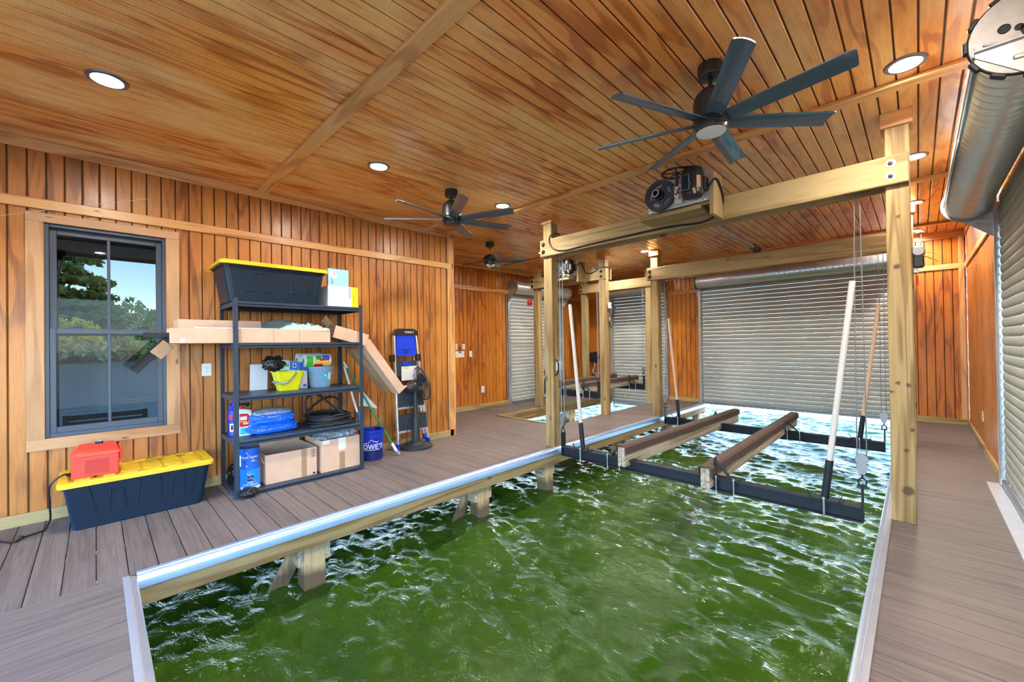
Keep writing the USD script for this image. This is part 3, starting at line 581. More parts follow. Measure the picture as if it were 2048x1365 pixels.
def beam(x0, x1, y, z0, z1, label, bolts, w=0.14):
    b = thing('timber_beam', label, 'beam', ((x0 + x1) / 2, y, 0)); h = (x1 - x0) / 2
    for s_ in (-1, 1):
        ys = sorted((s_ * (w / 2 + 0.001), s_ * (w / 2 + 0.04)))
        part(b, 'beam_board', MB().box((-h, ys[0], z0), (h, ys[1], z1), 0.004), 'treated_x')
    for bx in bolts:
        for zz in (0.28, 0.72):
            z = z0 + zz * (z1 - z0); yb = -w / 2 - 0.04
            part(b, 'bolt', MB().lathe([(0.03, 0), (0.03, 0.003), (0.022, 0.004), (0.001, 0.004)], (bx - (x0 + x1) / 2, yb, z), (0, -1, 0), 20), 'zinc' if bx > -1 else 'bolt_dark')
            part(b, 'bolt', MB().lathe([(0.016, 0), (0.016, 0.012), (0.001, 0.014)], (bx - (x0 + x1) / 2, yb, z), (0, -1, 0), 6), 'bolt_dark')
    return b
beam(-3.655, -0.03, 4.38, 2.577, 2.80, 'long front timber lift beam carrying the nearest hoist', (-3.595, -0.13))
beam(-3.655, -0.03, 7.49, 2.565, 2.80, 'rear timber lift beam in front of the wide roll-up door', (-3.60,))
beam(-6.19, -4.25, 6.99, 2.625, 2.845, 'front timber beam of the small slip, carrying the second hoist', (-6.14, -4.35))
beam(-6.19, -4.25, 8.87, 2.66, 2.88, 'rear timber beam of the small slip', (-6.14,))

# ------------------------------------------------------------------ lift cradle: two steel beams, two carpeted bunks, four guide poles
def ibeam(mb, x0, x1, y, z0, z1, w=0.10, t=0.012):
    return mb.box((x0, y - w / 2, z0), (x1, y + w / 2, z0 + t), 0.002).box((x0, y - w / 2, z1 - t), (x1, y + w / 2, z1), 0.002).box((x0, y - 0.006, z0 + t), (x1, y + 0.006, z1 - t), 0.001)
def cradle(label, x0, x1, yf, yr, zf, zr, bunks, poles, hang):
    c = thing('boat_lift_cradle', label, 'boat lift', ((x0 + x1) / 2, (yf + yr) / 2, zf)); O = np.array([(x0 + x1) / 2, (yf + yr) / 2, zf])
    P = lambda *a: np.array(a, float) - O
    for yy, zz in ((yf, zf), (yr, zr)):
        m = MB(); ibeam(m, x0 - O[0], x1 - O[0], yy - O[1], zz - O[2] - 0.125, zz - O[2]); part(c, 'steel_beam', m, 'lift_steel')
        for xx in (x0 - 0.004, x1 + 0.004):
            part(c, 'hanger_plate', MB().box(P(xx - 0.006, yy - 0.045, zz - 0.125), P(xx + 0.006, yy + 0.045, zz + hang), 0.002), 'lift_steel')
    for (bx, y0, y1, za, zb, hgt, sd) in bunks:
        for k in (-1, 1):
            R, L = frame_from((bx, y0, za), (bx, y1, zb), (0, 0, 1)); mid = (np.array([bx + k * 0.0225, y0, za]) + np.array([bx + k * 0.0225, y1, zb])) / 2
            part(c, 'bunk_board', MB().raw(*cham(P(*(mid + [0, 0, hgt / 2])), (0.043, hgt, L), 0.003, R)), 'grey_lumber_y')
        m = MB(); prof = [(-0.056, -0.072), (-0.056, 0.0), (-0.04, 0.014), (0.04, 0.014), (0.056, 0.0), (0.056, -0.072)]
        m.sheet(prof, P(bx, y0 - 0.015, za + hgt), (1, 0, 0), (0, 0, 1), np.array([0, y1 - y0 + 0.03, zb - za]), 0.008)
        part(c, 'bunk_carpet', m, 'carpet', smooth=40)
        for yy, zz in ((yf, zf), (yr, zr)):       # gusset on the right of each bunk, studs through the beam
            m = MB().bar(P(bx + sd * 0.055, yy, zz + 0.16), P(bx + sd * 0.20, yy, zz + 0.01), 0.05, 0.012).box(P(bx + sd * 0.047, yy - 0.04, zz), P(bx + sd * 0.055, yy + 0.04, zz + 0.19), 0.002).box(P(bx + sd * 0.05, yy - 0.045, zz), P(bx + sd * 0.27, yy + 0.045, zz + 0.01), 0.002)
            part(c, 'bunk_bracket', m, 'lift_steel')
            for dx in (sd * 0.075, sd * 0.235):
                part(c, 'stud', MB().cyl(P(bx + dx, yy - 0.056, zz - 0.14), P(bx + dx, yy - 0.056, zz + 0.03), 0.006, 8).cyl(P(bx + dx, yy - 0.056, zz + 0.01), P(bx + dx, yy - 0.056, zz + 0.022), 0.012, 6).cyl(P(bx + dx, yy - 0.056, zz - 0.142), P(bx + dx, yy - 0.056, zz - 0.13), 0.012, 6), 'zinc')
    for (p0, p1, col) in poles:
        p0, p1 = np.array(p0, float), np.array(p1, float); d = (p1 - p0) / np.linalg.norm(p1 - p0)
        g = part(c, 'guide_pole', MB().lathe([(0.023, 0.0), (0.023, np.linalg.norm(p1 - p0)), (0.019, np.linalg.norm(p1 - p0) + 0.004), (0.001, np.linalg.norm(p1 - p0) + 0.004)], P(*p0), d, 20), col, label='white plastic guide pole' if col == 'pvc' else 'pale wooden guide pole', smooth=30)
        part(c, 'pole_sleeve', MB().lathe([(0.024, 0), (0.029, 0), (0.029, 0.33), (0.024, 0.33)], P(*p0), d, 20), 'lift_steel', smooth=30)
        part(c, 'pole_clamp', MB().box(P(p0[0] - 0.10, p0[1] - 0.06, p0[2] - 0.012), P(p0[0] + 0.12, p0[1] + 0.06, p0[2]), 0.002).bar(P(p0[0] - 0.09, p0[1] - 0.056, p0[2]), P(p0[0] - 0.115, p0[1] - 0.056, p0[2] + 0.06), 0.02, 0.006).bar(P(p0[0] + 0.10, p0[1] - 0.056, p0[2]), P(p0[0] + 0.125, p0[1] - 0.056, p0[2] + 0.06), 0.02, 0.006), 'lift_steel')
        part(c, 'stud', MB().cyl(P(p0[0], p0[1] - 0.062, p0[2] - 0.15), P(p0[0], p0[1] - 0.062, p0[2] + 0.02), 0.008, 8).cyl(P(p0[0], p0[1] - 0.062, p0[2] + 0.004), P(p0[0], p0[1] - 0.062, p0[2] + 0.018), 0.014, 6), 'zinc')
    return c
plain('pole_wood', s(222, 190, 158), 0.6, var=0.08, vscale=12)
cradle('black steel boat lift cradle with guide poles hanging over the near slip', -3.385, -0.345, 4.38, 7.5, 0.035, -0.005,
       [(-2.45, 4.24, 8.42, -0.03, -0.12, 0.225, -1), (-1.525, 4.24, 8.35, -0.06, -0.05, 0.20, 1)],
       [((-3.075, 4.38, 0.047), (-3.246, 4.38, 1.905), 'pvc'), ((-0.588, 4.38, 0.047), (-0.377, 4.38, 1.876), 'pvc'), ((-3.137, 7.5, 0.007), (-3.301, 7.5, 1.829), 'pole_wood'), ((-0.599, 7.5, 0.007), (-0.376, 7.5, 1.863), 'pole_wood')], 0.18)
cradle('small raised boat lift cradle with carpeted bunks over the back left slip', -5.88, -4.515, 7.0, 8.88, 0.42, 0.43,
       [(-5.52, 6.9, 9.3, 0.38, 0.40, 0.19, 1), (-4.93, 6.9, 9.3, 0.38, 0.38, 0.19, 1)], [], 0.19)

# cables with pulley blocks
def cable(x, y, zb, ztop, label, tilt=0.0, spread=0.03, block=0.16):
    c = thing('lift_cable', label, 'cable', (x, y, zb))
    sh = MB().tube([(0.0 + 0.026 * math.sin(a), 0, 0.035 - 0.03 * math.cos(a)) for a in np.linspace(0.5, 5.78, 14)], 0.006, 8); sh.cyl((-0.032, 0, 0.008), (0.032, 0, 0.008), 0.007, 8)
    part(c, 'shackle', sh, 'lift_steel', smooth=40)
    part(c, 'eye', MB().tube([(0, 0.014 * math.sin(a), 0.085 + 0.022 * math.cos(a)) for a in np.linspace(0, 2 * np.pi, 15)[:-1]], 0.006, 8, closed=True), 'lift_steel', smooth=40)
    z = 0.105
    from shapely.geometry import Point, Polygon
    outline = Polygon([(-0.035, z + block * 0.45), (-0.014, z), (0.014, z), (0.035, z + block * 0.45)]).union(Point(0, z + block * 0.72).buffer(0.037)).buffer(0.006)
    for k in (-1, 1): part(c, 'pulley_cheek', MB().prism(outline, (0, k * 0.016 - 0.004, 0), (1, 0, 0), (0, 0, 1), (0, -1, 0), -0.008), 'galvanised_dark')
    part(c, 'sheave', MB().lathe([(0.001, -0.01), (0.036, -0.01), (0.030, 0), (0.036, 0.01), (0.001, 0.01)], (0, 0, z + block * 0.72), (0, 1, 0), 20), 'galvanised')
    for k in (-1, 1):
        part(c, 'wire_rope', MB().tube([(k * spread, 0, z + block * 0.72), (k * spread * 0.9, 0, (ztop - zb) * 0.5), (k * spread * (0.5 if tilt else 1), 0, ztop - zb)], 0.0045, 6), 'galvanised_dark', smooth=40)
    return c
cable(-0.34, 4.38, 0.20, 2.78, 'wire ropes with a large pulley block right of the near slip', 1)
cable(-3.39, 4.38, 0.20, 2.78, 'pair of wire ropes with a pulley block beside the left front post', 0, 0.025)
cable(-0.345, 7.5, 0.16, 2.78, 'wire ropes with a small pulley block at the right end of the rear beam', 0, 0.025, 0.13)
cable(-3.39, 7.5, 0.16, 2.78, 'pair of wire ropes with a pulley block beside the rear left post', 0, 0.022, 0.13)
cable(-4.52, 7.0, 0.60, 2.82, 'pair of thin wire ropes at the right front of the small slip', 0, 0.012, 0.10)
cable(-4.52, 8.88, 0.60, 2.86, 'pair of thin wire ropes in front of the narrow back roll-up door', 0, 0.012, 0.10)
cable(-5.88, 7.0, 0.60, 2.82, 'pair of thin wire ropes beside the leftmost post', 0, 0.012, 0.10)
# ------------------------------------------------------------------ recessed ceiling lamps
def downlight(x, y, label):
    d = thing('ceiling_light', label, 'ceiling light', (x, y, ZC))
    part(d, 'trim_ring', MB().lathe([(0.075, -0.004), (0.080, -0.010), (0.100, -0.008), (0.104, -0.002), (0.104, 0.0), (0.075, 0.0), (0.072, 0.012)], seg=40), 'lamp_ring', smooth=40)
    part(d, 'lens', MB().lathe([(0.001, -0.001), (0.073, -0.001), (0.073, 0.006), (0.001, 0.006)], seg=32), 'lamp_lens', label='glowing white lens')
for x, y, lb in ((-3.684, 0.06, 'large round ceiling light at upper left, above the window'), (-3.684, 1.93, 'round ceiling light between the first ceiling batten and the black fan'), (-3.684, 3.595, 'round ceiling light just right of the black fan, beside the second batten'),
                 (-3.68, 5.50, 'round ceiling light behind the left end of the front lift beam'), (-3.68, 7.372, 'round ceiling light above the left end of the rear lift beam'), (-0.03, 3.608, 'round ceiling light at upper right near the roll-up door drum'),
                 (0.0, 5.508, 'round ceiling light half hidden behind the top of the foreground post'), (-0.01, 7.378, 'round ceiling light seen right of the foreground post, below the third batten'), (-0.02, 9.30, 'round ceiling light nearest the back wall, right of the foreground post'),
                 (-5.073, 6.0, 'small round ceiling light behind the farthest ceiling fan'), (-5.07, 8.2, 'round ceiling light over the small slip, hidden by the beams'), (-0.03, 1.77, 'round ceiling light above the camera'), (-0.03, 0.06, 'round ceiling light behind the camera')):
    downlight(x, y, lb)
# ------------------------------------------------------------------ storage shelf and everything on and around it
plain('yellow_plastic', s(222, 182, 30), 0.42, var=0.05, vscale=9)
plain('bin_black', s(12, 30, 46), 0.42, spec=0.3)
plain('red_plastic', s(226, 62, 44), 0.36)
plain('dark_red', s(150, 36, 28), 0.5)
plain('cardboard', s(208, 172, 144), 0.85, var=0.08, vscale=7)
plain('cardboard_dark', s(160, 128, 98), 0.85, var=0.08, vscale=7)
plain('tape', s(205, 196, 190), 0.4)
plain('paper', s(222, 222, 224), 0.6)
plain('teal', s(140, 200, 206), 0.5)
plain('yellow_card', s(250, 200, 20), 0.5)
plain('cloth_green', s(160, 186, 172), 0.95, var=0.12, vscale=25)
plain('grey_pad', s(128, 142, 142), 0.8)
plain('bucket_yellow', s(232, 226, 20), 0.38)
plain('grey_handle', s(140, 146, 148), 0.5)
plain('bucket_blue', s(128, 160, 186), 0.4)
plain('sticker_teal', s(30, 190, 196), 0.5)
plain('royal_blue', s(14, 62, 206), 0.35)
plain('deep_blue', s(6, 44, 170), 0.35)
plain('navy', s(16, 30, 96), 0.4)
plain('can_blue', s(22, 92, 196), 0.3)
plain('can_bright', s(30, 130, 224), 0.32)
plain('green_plastic', s(46, 160, 70), 0.4)
plain('leaf_green', s(70, 190, 40), 0.5)
plain('broom_green', s(30, 128, 76), 0.4)
plain('bristle', s(150, 146, 140), 0.9)
plain('label_red', s(205, 30, 46), 0.5)
plain('label_yellow', s(248, 200, 70), 0.5)
plain('label_blue', s(20, 110, 200), 0.5)
plain('brass', (0.78, 0.60, 0.25), 0.3, 1.0)
plain('black_plastic', s(26, 27, 30), 0.4)
plain('ink', s(24, 24, 26), 0.6)
plain('cord_black', s(16, 16, 18), 0.5)
plain('ladder_alu', (0.78, 0.79, 0.80), 0.32, 0.9)
plain('step_dark', s(40, 52, 62), 0.5)
mat('tarp_blue', {'g': ('geometry', {}), 'n': ('noise_texture', {'scale': 22.0, 'detail': 3.0, 'distortion': 1.2}), 'b': ('bump', {'strength': 0.9, 'distance': 0.012}), 'p': ('principled_bsdf', {'base_color': s(14, 104, 226), 'roughness': 0.22, 'coat_weight': 0.6})}, [('g.position', 'n.vector'), ('n.fac', 'b.height'), ('b.normal', 'p.normal')], 'p.BSDF')
mat('bag_black', {'g': ('geometry', {}), 'n': ('noise_texture', {'scale': 26.0, 'detail': 2.0, 'distortion': 1.0}), 'b': ('bump', {'strength': 1.0, 'distance': 0.012}), 'p': ('principled_bsdf', {'base_color': s(22, 22, 24), 'roughness': 0.16})}, [('g.position', 'n.vector'), ('n.fac', 'b.height'), ('b.normal', 'p.normal')], 'p.BSDF')
mat('clear_bag', {'g': ('geometry', {}), 'n': ('noise_texture', {'scale': 20.0, 'detail': 2.0, 'distortion': 1.5}), 'b': ('bump', {'strength': 1.0, 'distance': 0.02}), 't': ('transparent_bsdf', {'color': (0.9, 0.92, 0.95)}), 'q': ('glossy_bsdf', {'color': (0.9, 0.93, 1.0), 'roughness': 0.12}), 'd': ('diffuse_bsdf', {'color': (0.35, 0.4, 0.46)}), 'm1': ('mix_closure', {'fac': 0.45}), 'm2': ('mix_closure', {'fac': 0.35})},
    [('g.position', 'n.vector'), ('n.fac', 'b.height'), ('b.normal', 'q.normal'), ('t.BSDF', 'm1.closure1'), ('q.BSDF', 'm1.closure2'), ('m1.closure', 'm2.closure1'), ('d.BSDF', 'm2.closure2')], 'm2.closure')

# shelf
SF, SB, SY0, SY1 = -4.50, -5.10, 0.895, 2.135
SZ = [0.045, 0.530, 0.945, 1.445, 1.840]
sh = thing('storage_shelf', 'five-tier black steel storage shelf standing against the wooden wall beside the window', 'shelf', ((SF + SB) / 2, (SY0 + SY1) / 2, 0))
O = np.array([(SF + SB) / 2, (SY0 + SY1) / 2, 0]); hx, hy = (SF - SB) / 2, (SY1 - SY0) / 2
for sx in (-1, 1):
    for sy in (-1, 1):
        m = MB().box((sx * hx, sy * hy, 0), (sx * (hx - 0.038), sy * (hy - 0.003), 1.868), 0.001).box((sx * hx, sy * hy, 0), (sx * (hx - 0.003), sy * (hy - 0.038), 1.868), 0.001)
        part(sh, 'leg', m, 'black_steel')
for z in SZ:
    p_ = MB()
    for sx in (-1, 1): p_.box((sx * (hx - 0.004), -hy + 0.004, z - 0.048), (sx * (hx - 0.012), hy - 0.004, z - 0.004), 0.002).box((sx * (hx - 0.004), -hy + 0.004, z - 0.03), (sx * (hx - 0.03), hy - 0.004, z - 0.022), 0.001)
    for sy in (-1, 1): p_.box((-hx + 0.004, sy * (hy - 0.004), z - 0.048), (hx - 0.004, sy * (hy - 0.012), z - 0.004), 0.002)
    t = part(sh, 'shelf_tier', MB().box((-hx + 0.006, -hy + 0.006, z - 0.014), (hx - 0.006, hy - 0.006, z), 0.002), 'black_steel')
    part(t, 'edge_rail', p_, 'black_steel')

# yellow-lidded storage bins
def storage_bin(label, loc):
    b = thing('storage_bin', label, 'storage bin', loc)
    H, W, D = 0.36, 0.91, 0.50; k = 0.90
    def ring(z, sc, r=0.05):
        from shapely.geometry import box as sbox
        q = sbox(-D / 2 * sc + r, -W / 2 * sc + r, D / 2 * sc - r, W / 2 * sc - r).buffer(r, quad_segs=5); a = np.array(q.exterior.coords)[:-1]; return np.c_[a, np.full(len(a), z)]
    m = MB(); rs = [ring(0, k * 0.985), ring(0.012, k), ring(H - 0.03, 1.0), ring(H - 0.03, 1.03), ring(H, 1.035)]; n = len(rs[0])
    v = np.vstack(rs); f = []
    i = np.arange(n); jn = (i + 1) % n
    for q in range(len(rs) - 1): f += [np.stack([q * n + i, q * n + jn, (q + 1) * n + jn, (q + 1) * n + i], 1)]
    m.raw(v, np.vstack(f)); c0 = len(v)
    m.raw(np.vstack([rs[0], [[0, 0, 0]]]), np.stack([jn, i, 0 * i + n], 1)); m.raw(np.vstack([rs[-1], [[0, 0, H]]]), np.stack([i, jn, 0 * i + n], 1))
    body = part(b, 'body', m, 'bin_black', smooth=35)
    def fp(u, v_, side=1):      # point on the front (or side) face: u along, v_ down from the rim
        z = H - 0.03 - v_ * (H - 0.04); sc = k + (1 - k) * (z - 0.012) / (H - 0.042)
        return (side * (D / 2 * sc + 0.001), (u - 0.5) * W * sc, z)
    for pat in ([(.15, 0), (.177, .70), (.26, .70), (.285, .16), (.363, .16), (.382, .69), (.455, .69), (.48, 0)], [(.62, 0), (.642, .70), (.707, .70), (.722, .14), (.797, .14), (.815, .69), (.877, .69), (.893, 0)]):
        for side in (1, -1): part(body, 'moulded_line', MB().tube([fp(u, v_, side) for u, v_ in pat], 0.0055, 6), 'bin_black')
    lid = MB(); 
    def lring(z, gx, gy, r): 
        from shapely.geometry import box as sbox
        q = sbox(-gx + r, -gy + r, gx - r, gy - r).buffer(r, quad_segs=4); a = np.array(q.exterior.coords)[:-1]; return np.c_[a, np.full(len(a), z)]
    gx, gy = 0.285, 0.488
    rs = [lring(H - 0.012, gx, gy, 0.05), lring(H + 0.018, gx, gy, 0.05), lring(H + 0.026, gx - 0.008, gy - 0.008, 0.045), lring(H + 0.026, gx - 0.055, gy - 0.055, 0.03), lring(H + 0.012, gx - 0.062, gy - 0.062, 0.03)]
    n = len(rs[0]); i = np.arange(n); jn = (i + 1) % n
    lid.raw(np.vstack(rs), np.vstack([np.stack([q * n + i, q * n + jn, (q + 1) * n + jn, (q + 1) * n + i], 1) for q in range(4)]))
    lid.raw(np.vstack([rs[-1], [[0, 0, H + 0.012]]]), np.stack([i, jn, 0 * i + n], 1)); lid.raw(np.vstack([rs[0], [[0, 0, H - 0.012]]]), np.stack([jn, i, 0 * i + n], 1))
    for q in range(6):
        y = -0.35 + q * 0.14
        lid.box((-0.13, y - 0.062, H + 0.010), (0.13, y + 0.062, H + 0.022), 0.004)
        for sx in (-1, 1): lid.box((sx * 0.17, y - 0.045 + 0.02 * (q % 2), H + 0.010), (sx * 0.25, y + 0.045, H + 0.0295), 0.003)
    part(b, 'lid', lid, 'yellow_plastic', smooth=35, label='yellow lid with moulded ribs')
    return b
bin0 = storage_bin('black storage bin with a yellow ribbed lid on the deck below the window', (-4.875, 0.272, 0))
storage_bin('black storage bin with a yellow lid on top of the steel shelf', (-4.80, 1.285, SZ[4]))

# red louvred appliance on the lower bin, with its cord
a = thing('portable_appliance', 'red box-shaped plastic appliance with a louvred front standing on the yellow bin lid', 'appliance', (-4.82, -0.005, 0.389))
def loft(rings):
    n = len(rings[0]); i = np.arange(n); jn = (i + 1) % n; m = MB()
    m.raw(np.vstack(rings), np.vstack([np.stack([q * n + i, q * n + jn, (q + 1) * n + jn, (q + 1) * n + i], 1) for q in range(len(rings) - 1)]))
    m.raw(np.vstack([rings[0], [np.mean(rings[0], 0)]]), np.stack([jn, i, 0 * i + n], 1)); m.raw(np.vstack([rings[-1], [np.mean(rings[-1], 0)]]), np.stack([i, jn, 0 * i + n], 1)); return m
def rrect(z, x0, x1, y0, y1, r=0.012, q=3):
    from shapely.geometry import box as sbox
    a_ = np.array(sbox(x0 + r, y0 + r, x1 - r, y1 - r).buffer(r, quad_segs=q).exterior.coords)[:-1]; return np.c_[a_, np.full(len(a_), z)]
bd = part(a, 'housing', loft([rrect(0, -0.10, 0.10, -0.137, 0.137), rrect(0.16, -0.10, 0.10, -0.137, 0.137), rrect(0.165, -0.105, 0.104, -0.142, 0.142), rrect(0.185, -0.105, 0.104, -0.142, 0.142), rrect(0.235, -0.09, 0.02, -0.10, 0.11), rrect(0.238, -0.085, 0.015, -0.095, 0.105)]), 'red_plastic', smooth=35)
for q in range(8): part(bd, 'louvre', MB().box((0.0985, -0.062, 0.022 + q * 0.0145), (0.1035, 0.078, 0.0275 + q * 0.0145), 0.001), 'dark_red')
part(a, 'side_latch', MB().box((-0.03, 0.138, 0.10), (0.05, 0.158, 0.225), 0.006), 'red_plastic')
cp = part(a, 'cap', MB().lathe([(0.001, 0), (0.024, 0), (0.024, 0.016), (0.02, 0.02), (0.001, 0.02)], (-0.02, 0.02, 0.236), (0.15, 0, 1), 24), 'black_plastic', smooth=40, label='round black cap')
part(cp, 'cap_rim', MB().tube([(-0.02 + 0.02 * math.cos(t), 0.02 + 0.02 * math.sin(t), 0.258) for t in np.linspace(0, 2 * np.pi, 20)[:-1]], 0.003, 6, closed=True), 'zinc')
cd = MB().tube(smooth_path([(-4.86, -0.155, 0.402), (-4.80, -0.21, 0.405), (-4.80, -0.25, 0.36), (-4.85, -0.262, 0.25), (-4.93, -0.262, 0.12), (-4.99, -0.27, 0.02), (-4.95, -0.28, 0.008), (-4.83, -0.296, 0.008), (-4.757, -0.397, 0.008), (-4.705, -0.421, 0.008), (-4.80, -0.50, 0.008), (-4.80, -0.62, 0.008)], 90), 0.0065, 8)
cc = thing('power_cord', 'black power cord running from the red appliance down to the deck at left', 'cord', (0, 0, 0))
part(cc, 'cord', cd, 'cord_black', smooth=40); part(cc, 'plug', MB().cyl((-4.86, -0.139, 0.402), (-4.85, -0.17, 0.403), 0.012, 12), 'cord_black', smooth=40); part(cc, 'inline_plug', MB().lathe([(0.001, -0.014), (0.012, -0.010), (0.015, 0), (0.012, 0.010), (0.001, 0.014)], (-4.757, -0.397, 0.015)), 'cord_black', smooth=40)

# top of the shelf
z = SZ[4]
w_ = thing('carton', 'white carton with a bright yellow end beside the bin on the top shelf', 'box', (-4.775, 1.965, z))
part(w_, 'box_body', MB().box((-0.175, -0.17, 0), (0.175, 0.095, 0.236), 0.003), 'paper'); part(w_, 'yellow_end', MB().box((-0.176, 0.095, 0), (0.176, 0.172, 0.2365), 0.006), 'yellow_card', label='bright yellow end panel')
pr = MB()
for q in range(5): pr.box((0.1755, 0.118, 0.06 + q * 0.02), (0.1768, 0.123, 0.074 + q * 0.02), 0.0002)
for q in range(2): pr.box((0.1752, 0.065 + q * 0.012, 0.10), (0.1757, 0.070 + q * 0.012, 0.225), 0.0001)
part(w_, 'print', pr, 'ink')
t_ = thing('flat_box', 'thin pale teal box standing upright on the white carton', 'box', (-4.66, 1.93, z + 0.2368))
part(t_, 'box_body', MB().box((-0.02, -0.118, 0), (0.02, 0.113, 0.195), 0.002), 'teal')
from shapely.geometry import Point as SPoint, Polygon as SPoly
lg = MB().prism(SPoint(0, 0).buffer(0.033).union(SPoly([(0, -0.032), (0.05, -0.05), (0.06, -0.02), (0.02, 0.03)])), (0.0201, -0.07, 0.135), (0, 1, 0), (0, 0, 1), (1, 0, 0), 0.0006)
part(t_, 'logo', lg, 'paper', label='white logo blot'); part(t_, 'print', MB().text('bota', 0.016, (0.0209, -0.056, 0.165), (0, 0, -1), (0, 1, 0), 0.0004, True).box((0.0202, -0.082, 0.02), (0.0206, -0.076, 0.085), 0.0001).box((0.0202, -0.066, 0.02), (0.0206, -0.061, 0.07), 0.0001), 'label_red')

# second shelf from the top: long cartons
z = SZ[3]
def open_carton(name, label, lo, hi, t=0.004, mat_='cardboard', ends=True, extra=None):
    o = np.array([(lo[0] + hi[0]) / 2, (lo[1] + hi[1]) / 2, lo[2]]); q = thing(name, label, 'cardboard box', o); a_ = np.array(lo, float) - o; b_ = np.array(hi, float) - o
    part(q, 'base_panel', MB().box(a_, (b_[0], b_[1], a_[2] + t), 0.001), mat_)
    part(q, 'side_panel', MB().box((b_[0] - t, a_[1], a_[2]), b_, 0.001), mat_); part(q, 'side_panel', MB().box(a_, (a_[0] + t, b_[1], b_[2]), 0.001), mat_)
    if ends: part(q, 'end_panel', MB().box((a_[0] + t, a_[1], a_[2] + t), (b_[0] - t, a_[1] + t, b_[2]), 0.001), mat_); part(q, 'end_panel', MB().box((a_[0] + t, b_[1] - t, a_[2] + t), (b_[0] - t, b_[1], b_[2]), 0.001), mat_)
    return q
lc = open_carton('long_carton', 'long open cardboard carton lying along the shelf and sticking out past its left leg', (-4.73, 0.44, z), (-4.53, 1.785, z + 0.135), ends=False)
part(lc, 'torn_flap', MB().bar((0.05, -0.672, 0.0), (0.06, -0.76, -0.10), 0.10, 0.004, 0.001, up=(1, 0, 0)), 'cardboard_dark'); part(lc, 'torn_flap', MB().bar((0.0, -0.672, 0.004), (-0.02, -0.73, -0.07), 0.07, 0.004, 0.001, up=(1, 0, 0)), 'cardboard')
part(lc, 'seam', MB().box((0.1001, -0.19, 0.002), (0.1007, -0.186, 0.133), 0.0001).box((0.1001, 0.12, 0.002), (0.1007, 0.124, 0.133), 0.0001).box((0.1001, 0.36, 0.002), (0.1007, 0.364, 0.133), 0.0001), 'cardboard_dark')
part(lc, 'tape_patch', MB().cbox((0.1006, -0.585, 0.03), (0.0006, 0.03, 0.035), 0.0002), 'paper')
def channel(p, p0, p1, w, h):
    R, L = frame_from(p0, p1, (1, 0, 0)); m = MB(); c = (np.array(p0, float) + np.array(p1, float)) / 2
    for (cx, cy, sx, sy) in ((0, 0, w, 0.004), (w / 2 - 0.002, h / 2, 0.004, h), (-w / 2 + 0.002, h / 2, 0.004, h)): m.raw(*cham(c + R @ np.array([cx, cy, 0]), (sx, sy, L), 0.001, R))
    return m
bt = thing('black_channel', 'black strip hanging diagonally out of the left end of the long carton', 'strip', (-4.62, 0.42, z + 0.03))
part(bt, 'strip', channel(bt, (0.02, 0.03, 0.02), (0.0, -0.205, -0.255), 0.07, 0.022), 'ink')
bt = thing('black_channel', 'short black strip poking level out of the left end of the long carton', 'strip', (-4.63, 0.38, z + 0.07))
part(bt, 'strip', MB().box((-0.04, -0.10, -0.02), (0.04, 0.25, 0.025), 0.004), 'ink')
ws = solo('pale_strip', MB().box((-4.72, 0.62, z + 0.137), (-4.60, 1.42, z + 0.149), 0.002), 'aluminium', 'long pale metal strip lying along the top of the long carton', 'strip')
open_carton('long_carton', 'shorter flattened cardboard carton behind the long carton on the same shelf', (-5.03, 0.52, z), (-4.78, 1.19, z + 0.225), ends=False)
gp = MB()
u = np.linspace(0, 1, 26); v = np.linspace(0, np.pi, 12)
P_ = np.array([[(-4.93 + 0.10 * math.cos(b), 1.14 + 0.66 * a_, z + (0.02 + 0.235 * math.sin(math.pi * (0.16 + 0.76 * a_)) ** 0.7) * math.sin(b)) for b in v] for a_ in u]); I2, J2 = np.meshgrid(np.arange(25), np.arange(11), indexing='ij'); qi = (I2 * 12 + J2).ravel()
gp.raw(P_.reshape(-1, 3), np.stack([qi, qi + 1, qi + 13, qi + 12], 1)); solo('grey_pad', gp, 'grey_pad', 'rounded blue-grey pad lying behind the green cloth on the shelf', 'pad', smooth=True)
def cloth(cx, cy, z0, lx, ly, amp, seed, drop=0.0):
    n, m = 34, 44; u_, v_ = np.meshgrid(np.linspace(-1, 1, n), np.linspace(-1, 1, m), indexing='ij'); p = np.stack([u_ * 3, v_ * 4, 0 * u_], -1)
    h = meshkit.fbm(p * 1.3 + seed, 4, seed); rad = np.clip(1 - (np.abs(u_) ** 3 + np.abs(v_) ** 3), 0, 1)
    wob = 1 + 0.18 * (meshkit.noise(np.stack([np.arctan2(u_, v_) * 2, 0 * u_ + seed, 0 * u_], -1)) - 0.5)
    z_ = z0 + amp * h * (0.25 + rad) + 0.004 - drop * np.clip(u_ - 0.55, 0, 1)
    return np.stack([cx + lx * u_ * wob, cy + ly * v_ * wob, z_], -1), n, m
Pc, n_, m_ = cloth(-4.63, 1.54, z + 0.134, 0.10, 0.23, 0.085, 5, 0.06); gc = MB(); I2, J2 = np.meshgrid(np.arange(n_ - 1), np.arange(m_ - 1), indexing='ij'); qi = (I2 * m_ + J2).ravel()
gc.raw(Pc.reshape(-1, 3), np.stack([qi, qi + m_, qi + m_ + 1, qi + 1], 1)); solo('cloth', gc, 'cloth_green', 'crumpled pale green cloth lying in the open long carton', 'cloth', smooth=True)
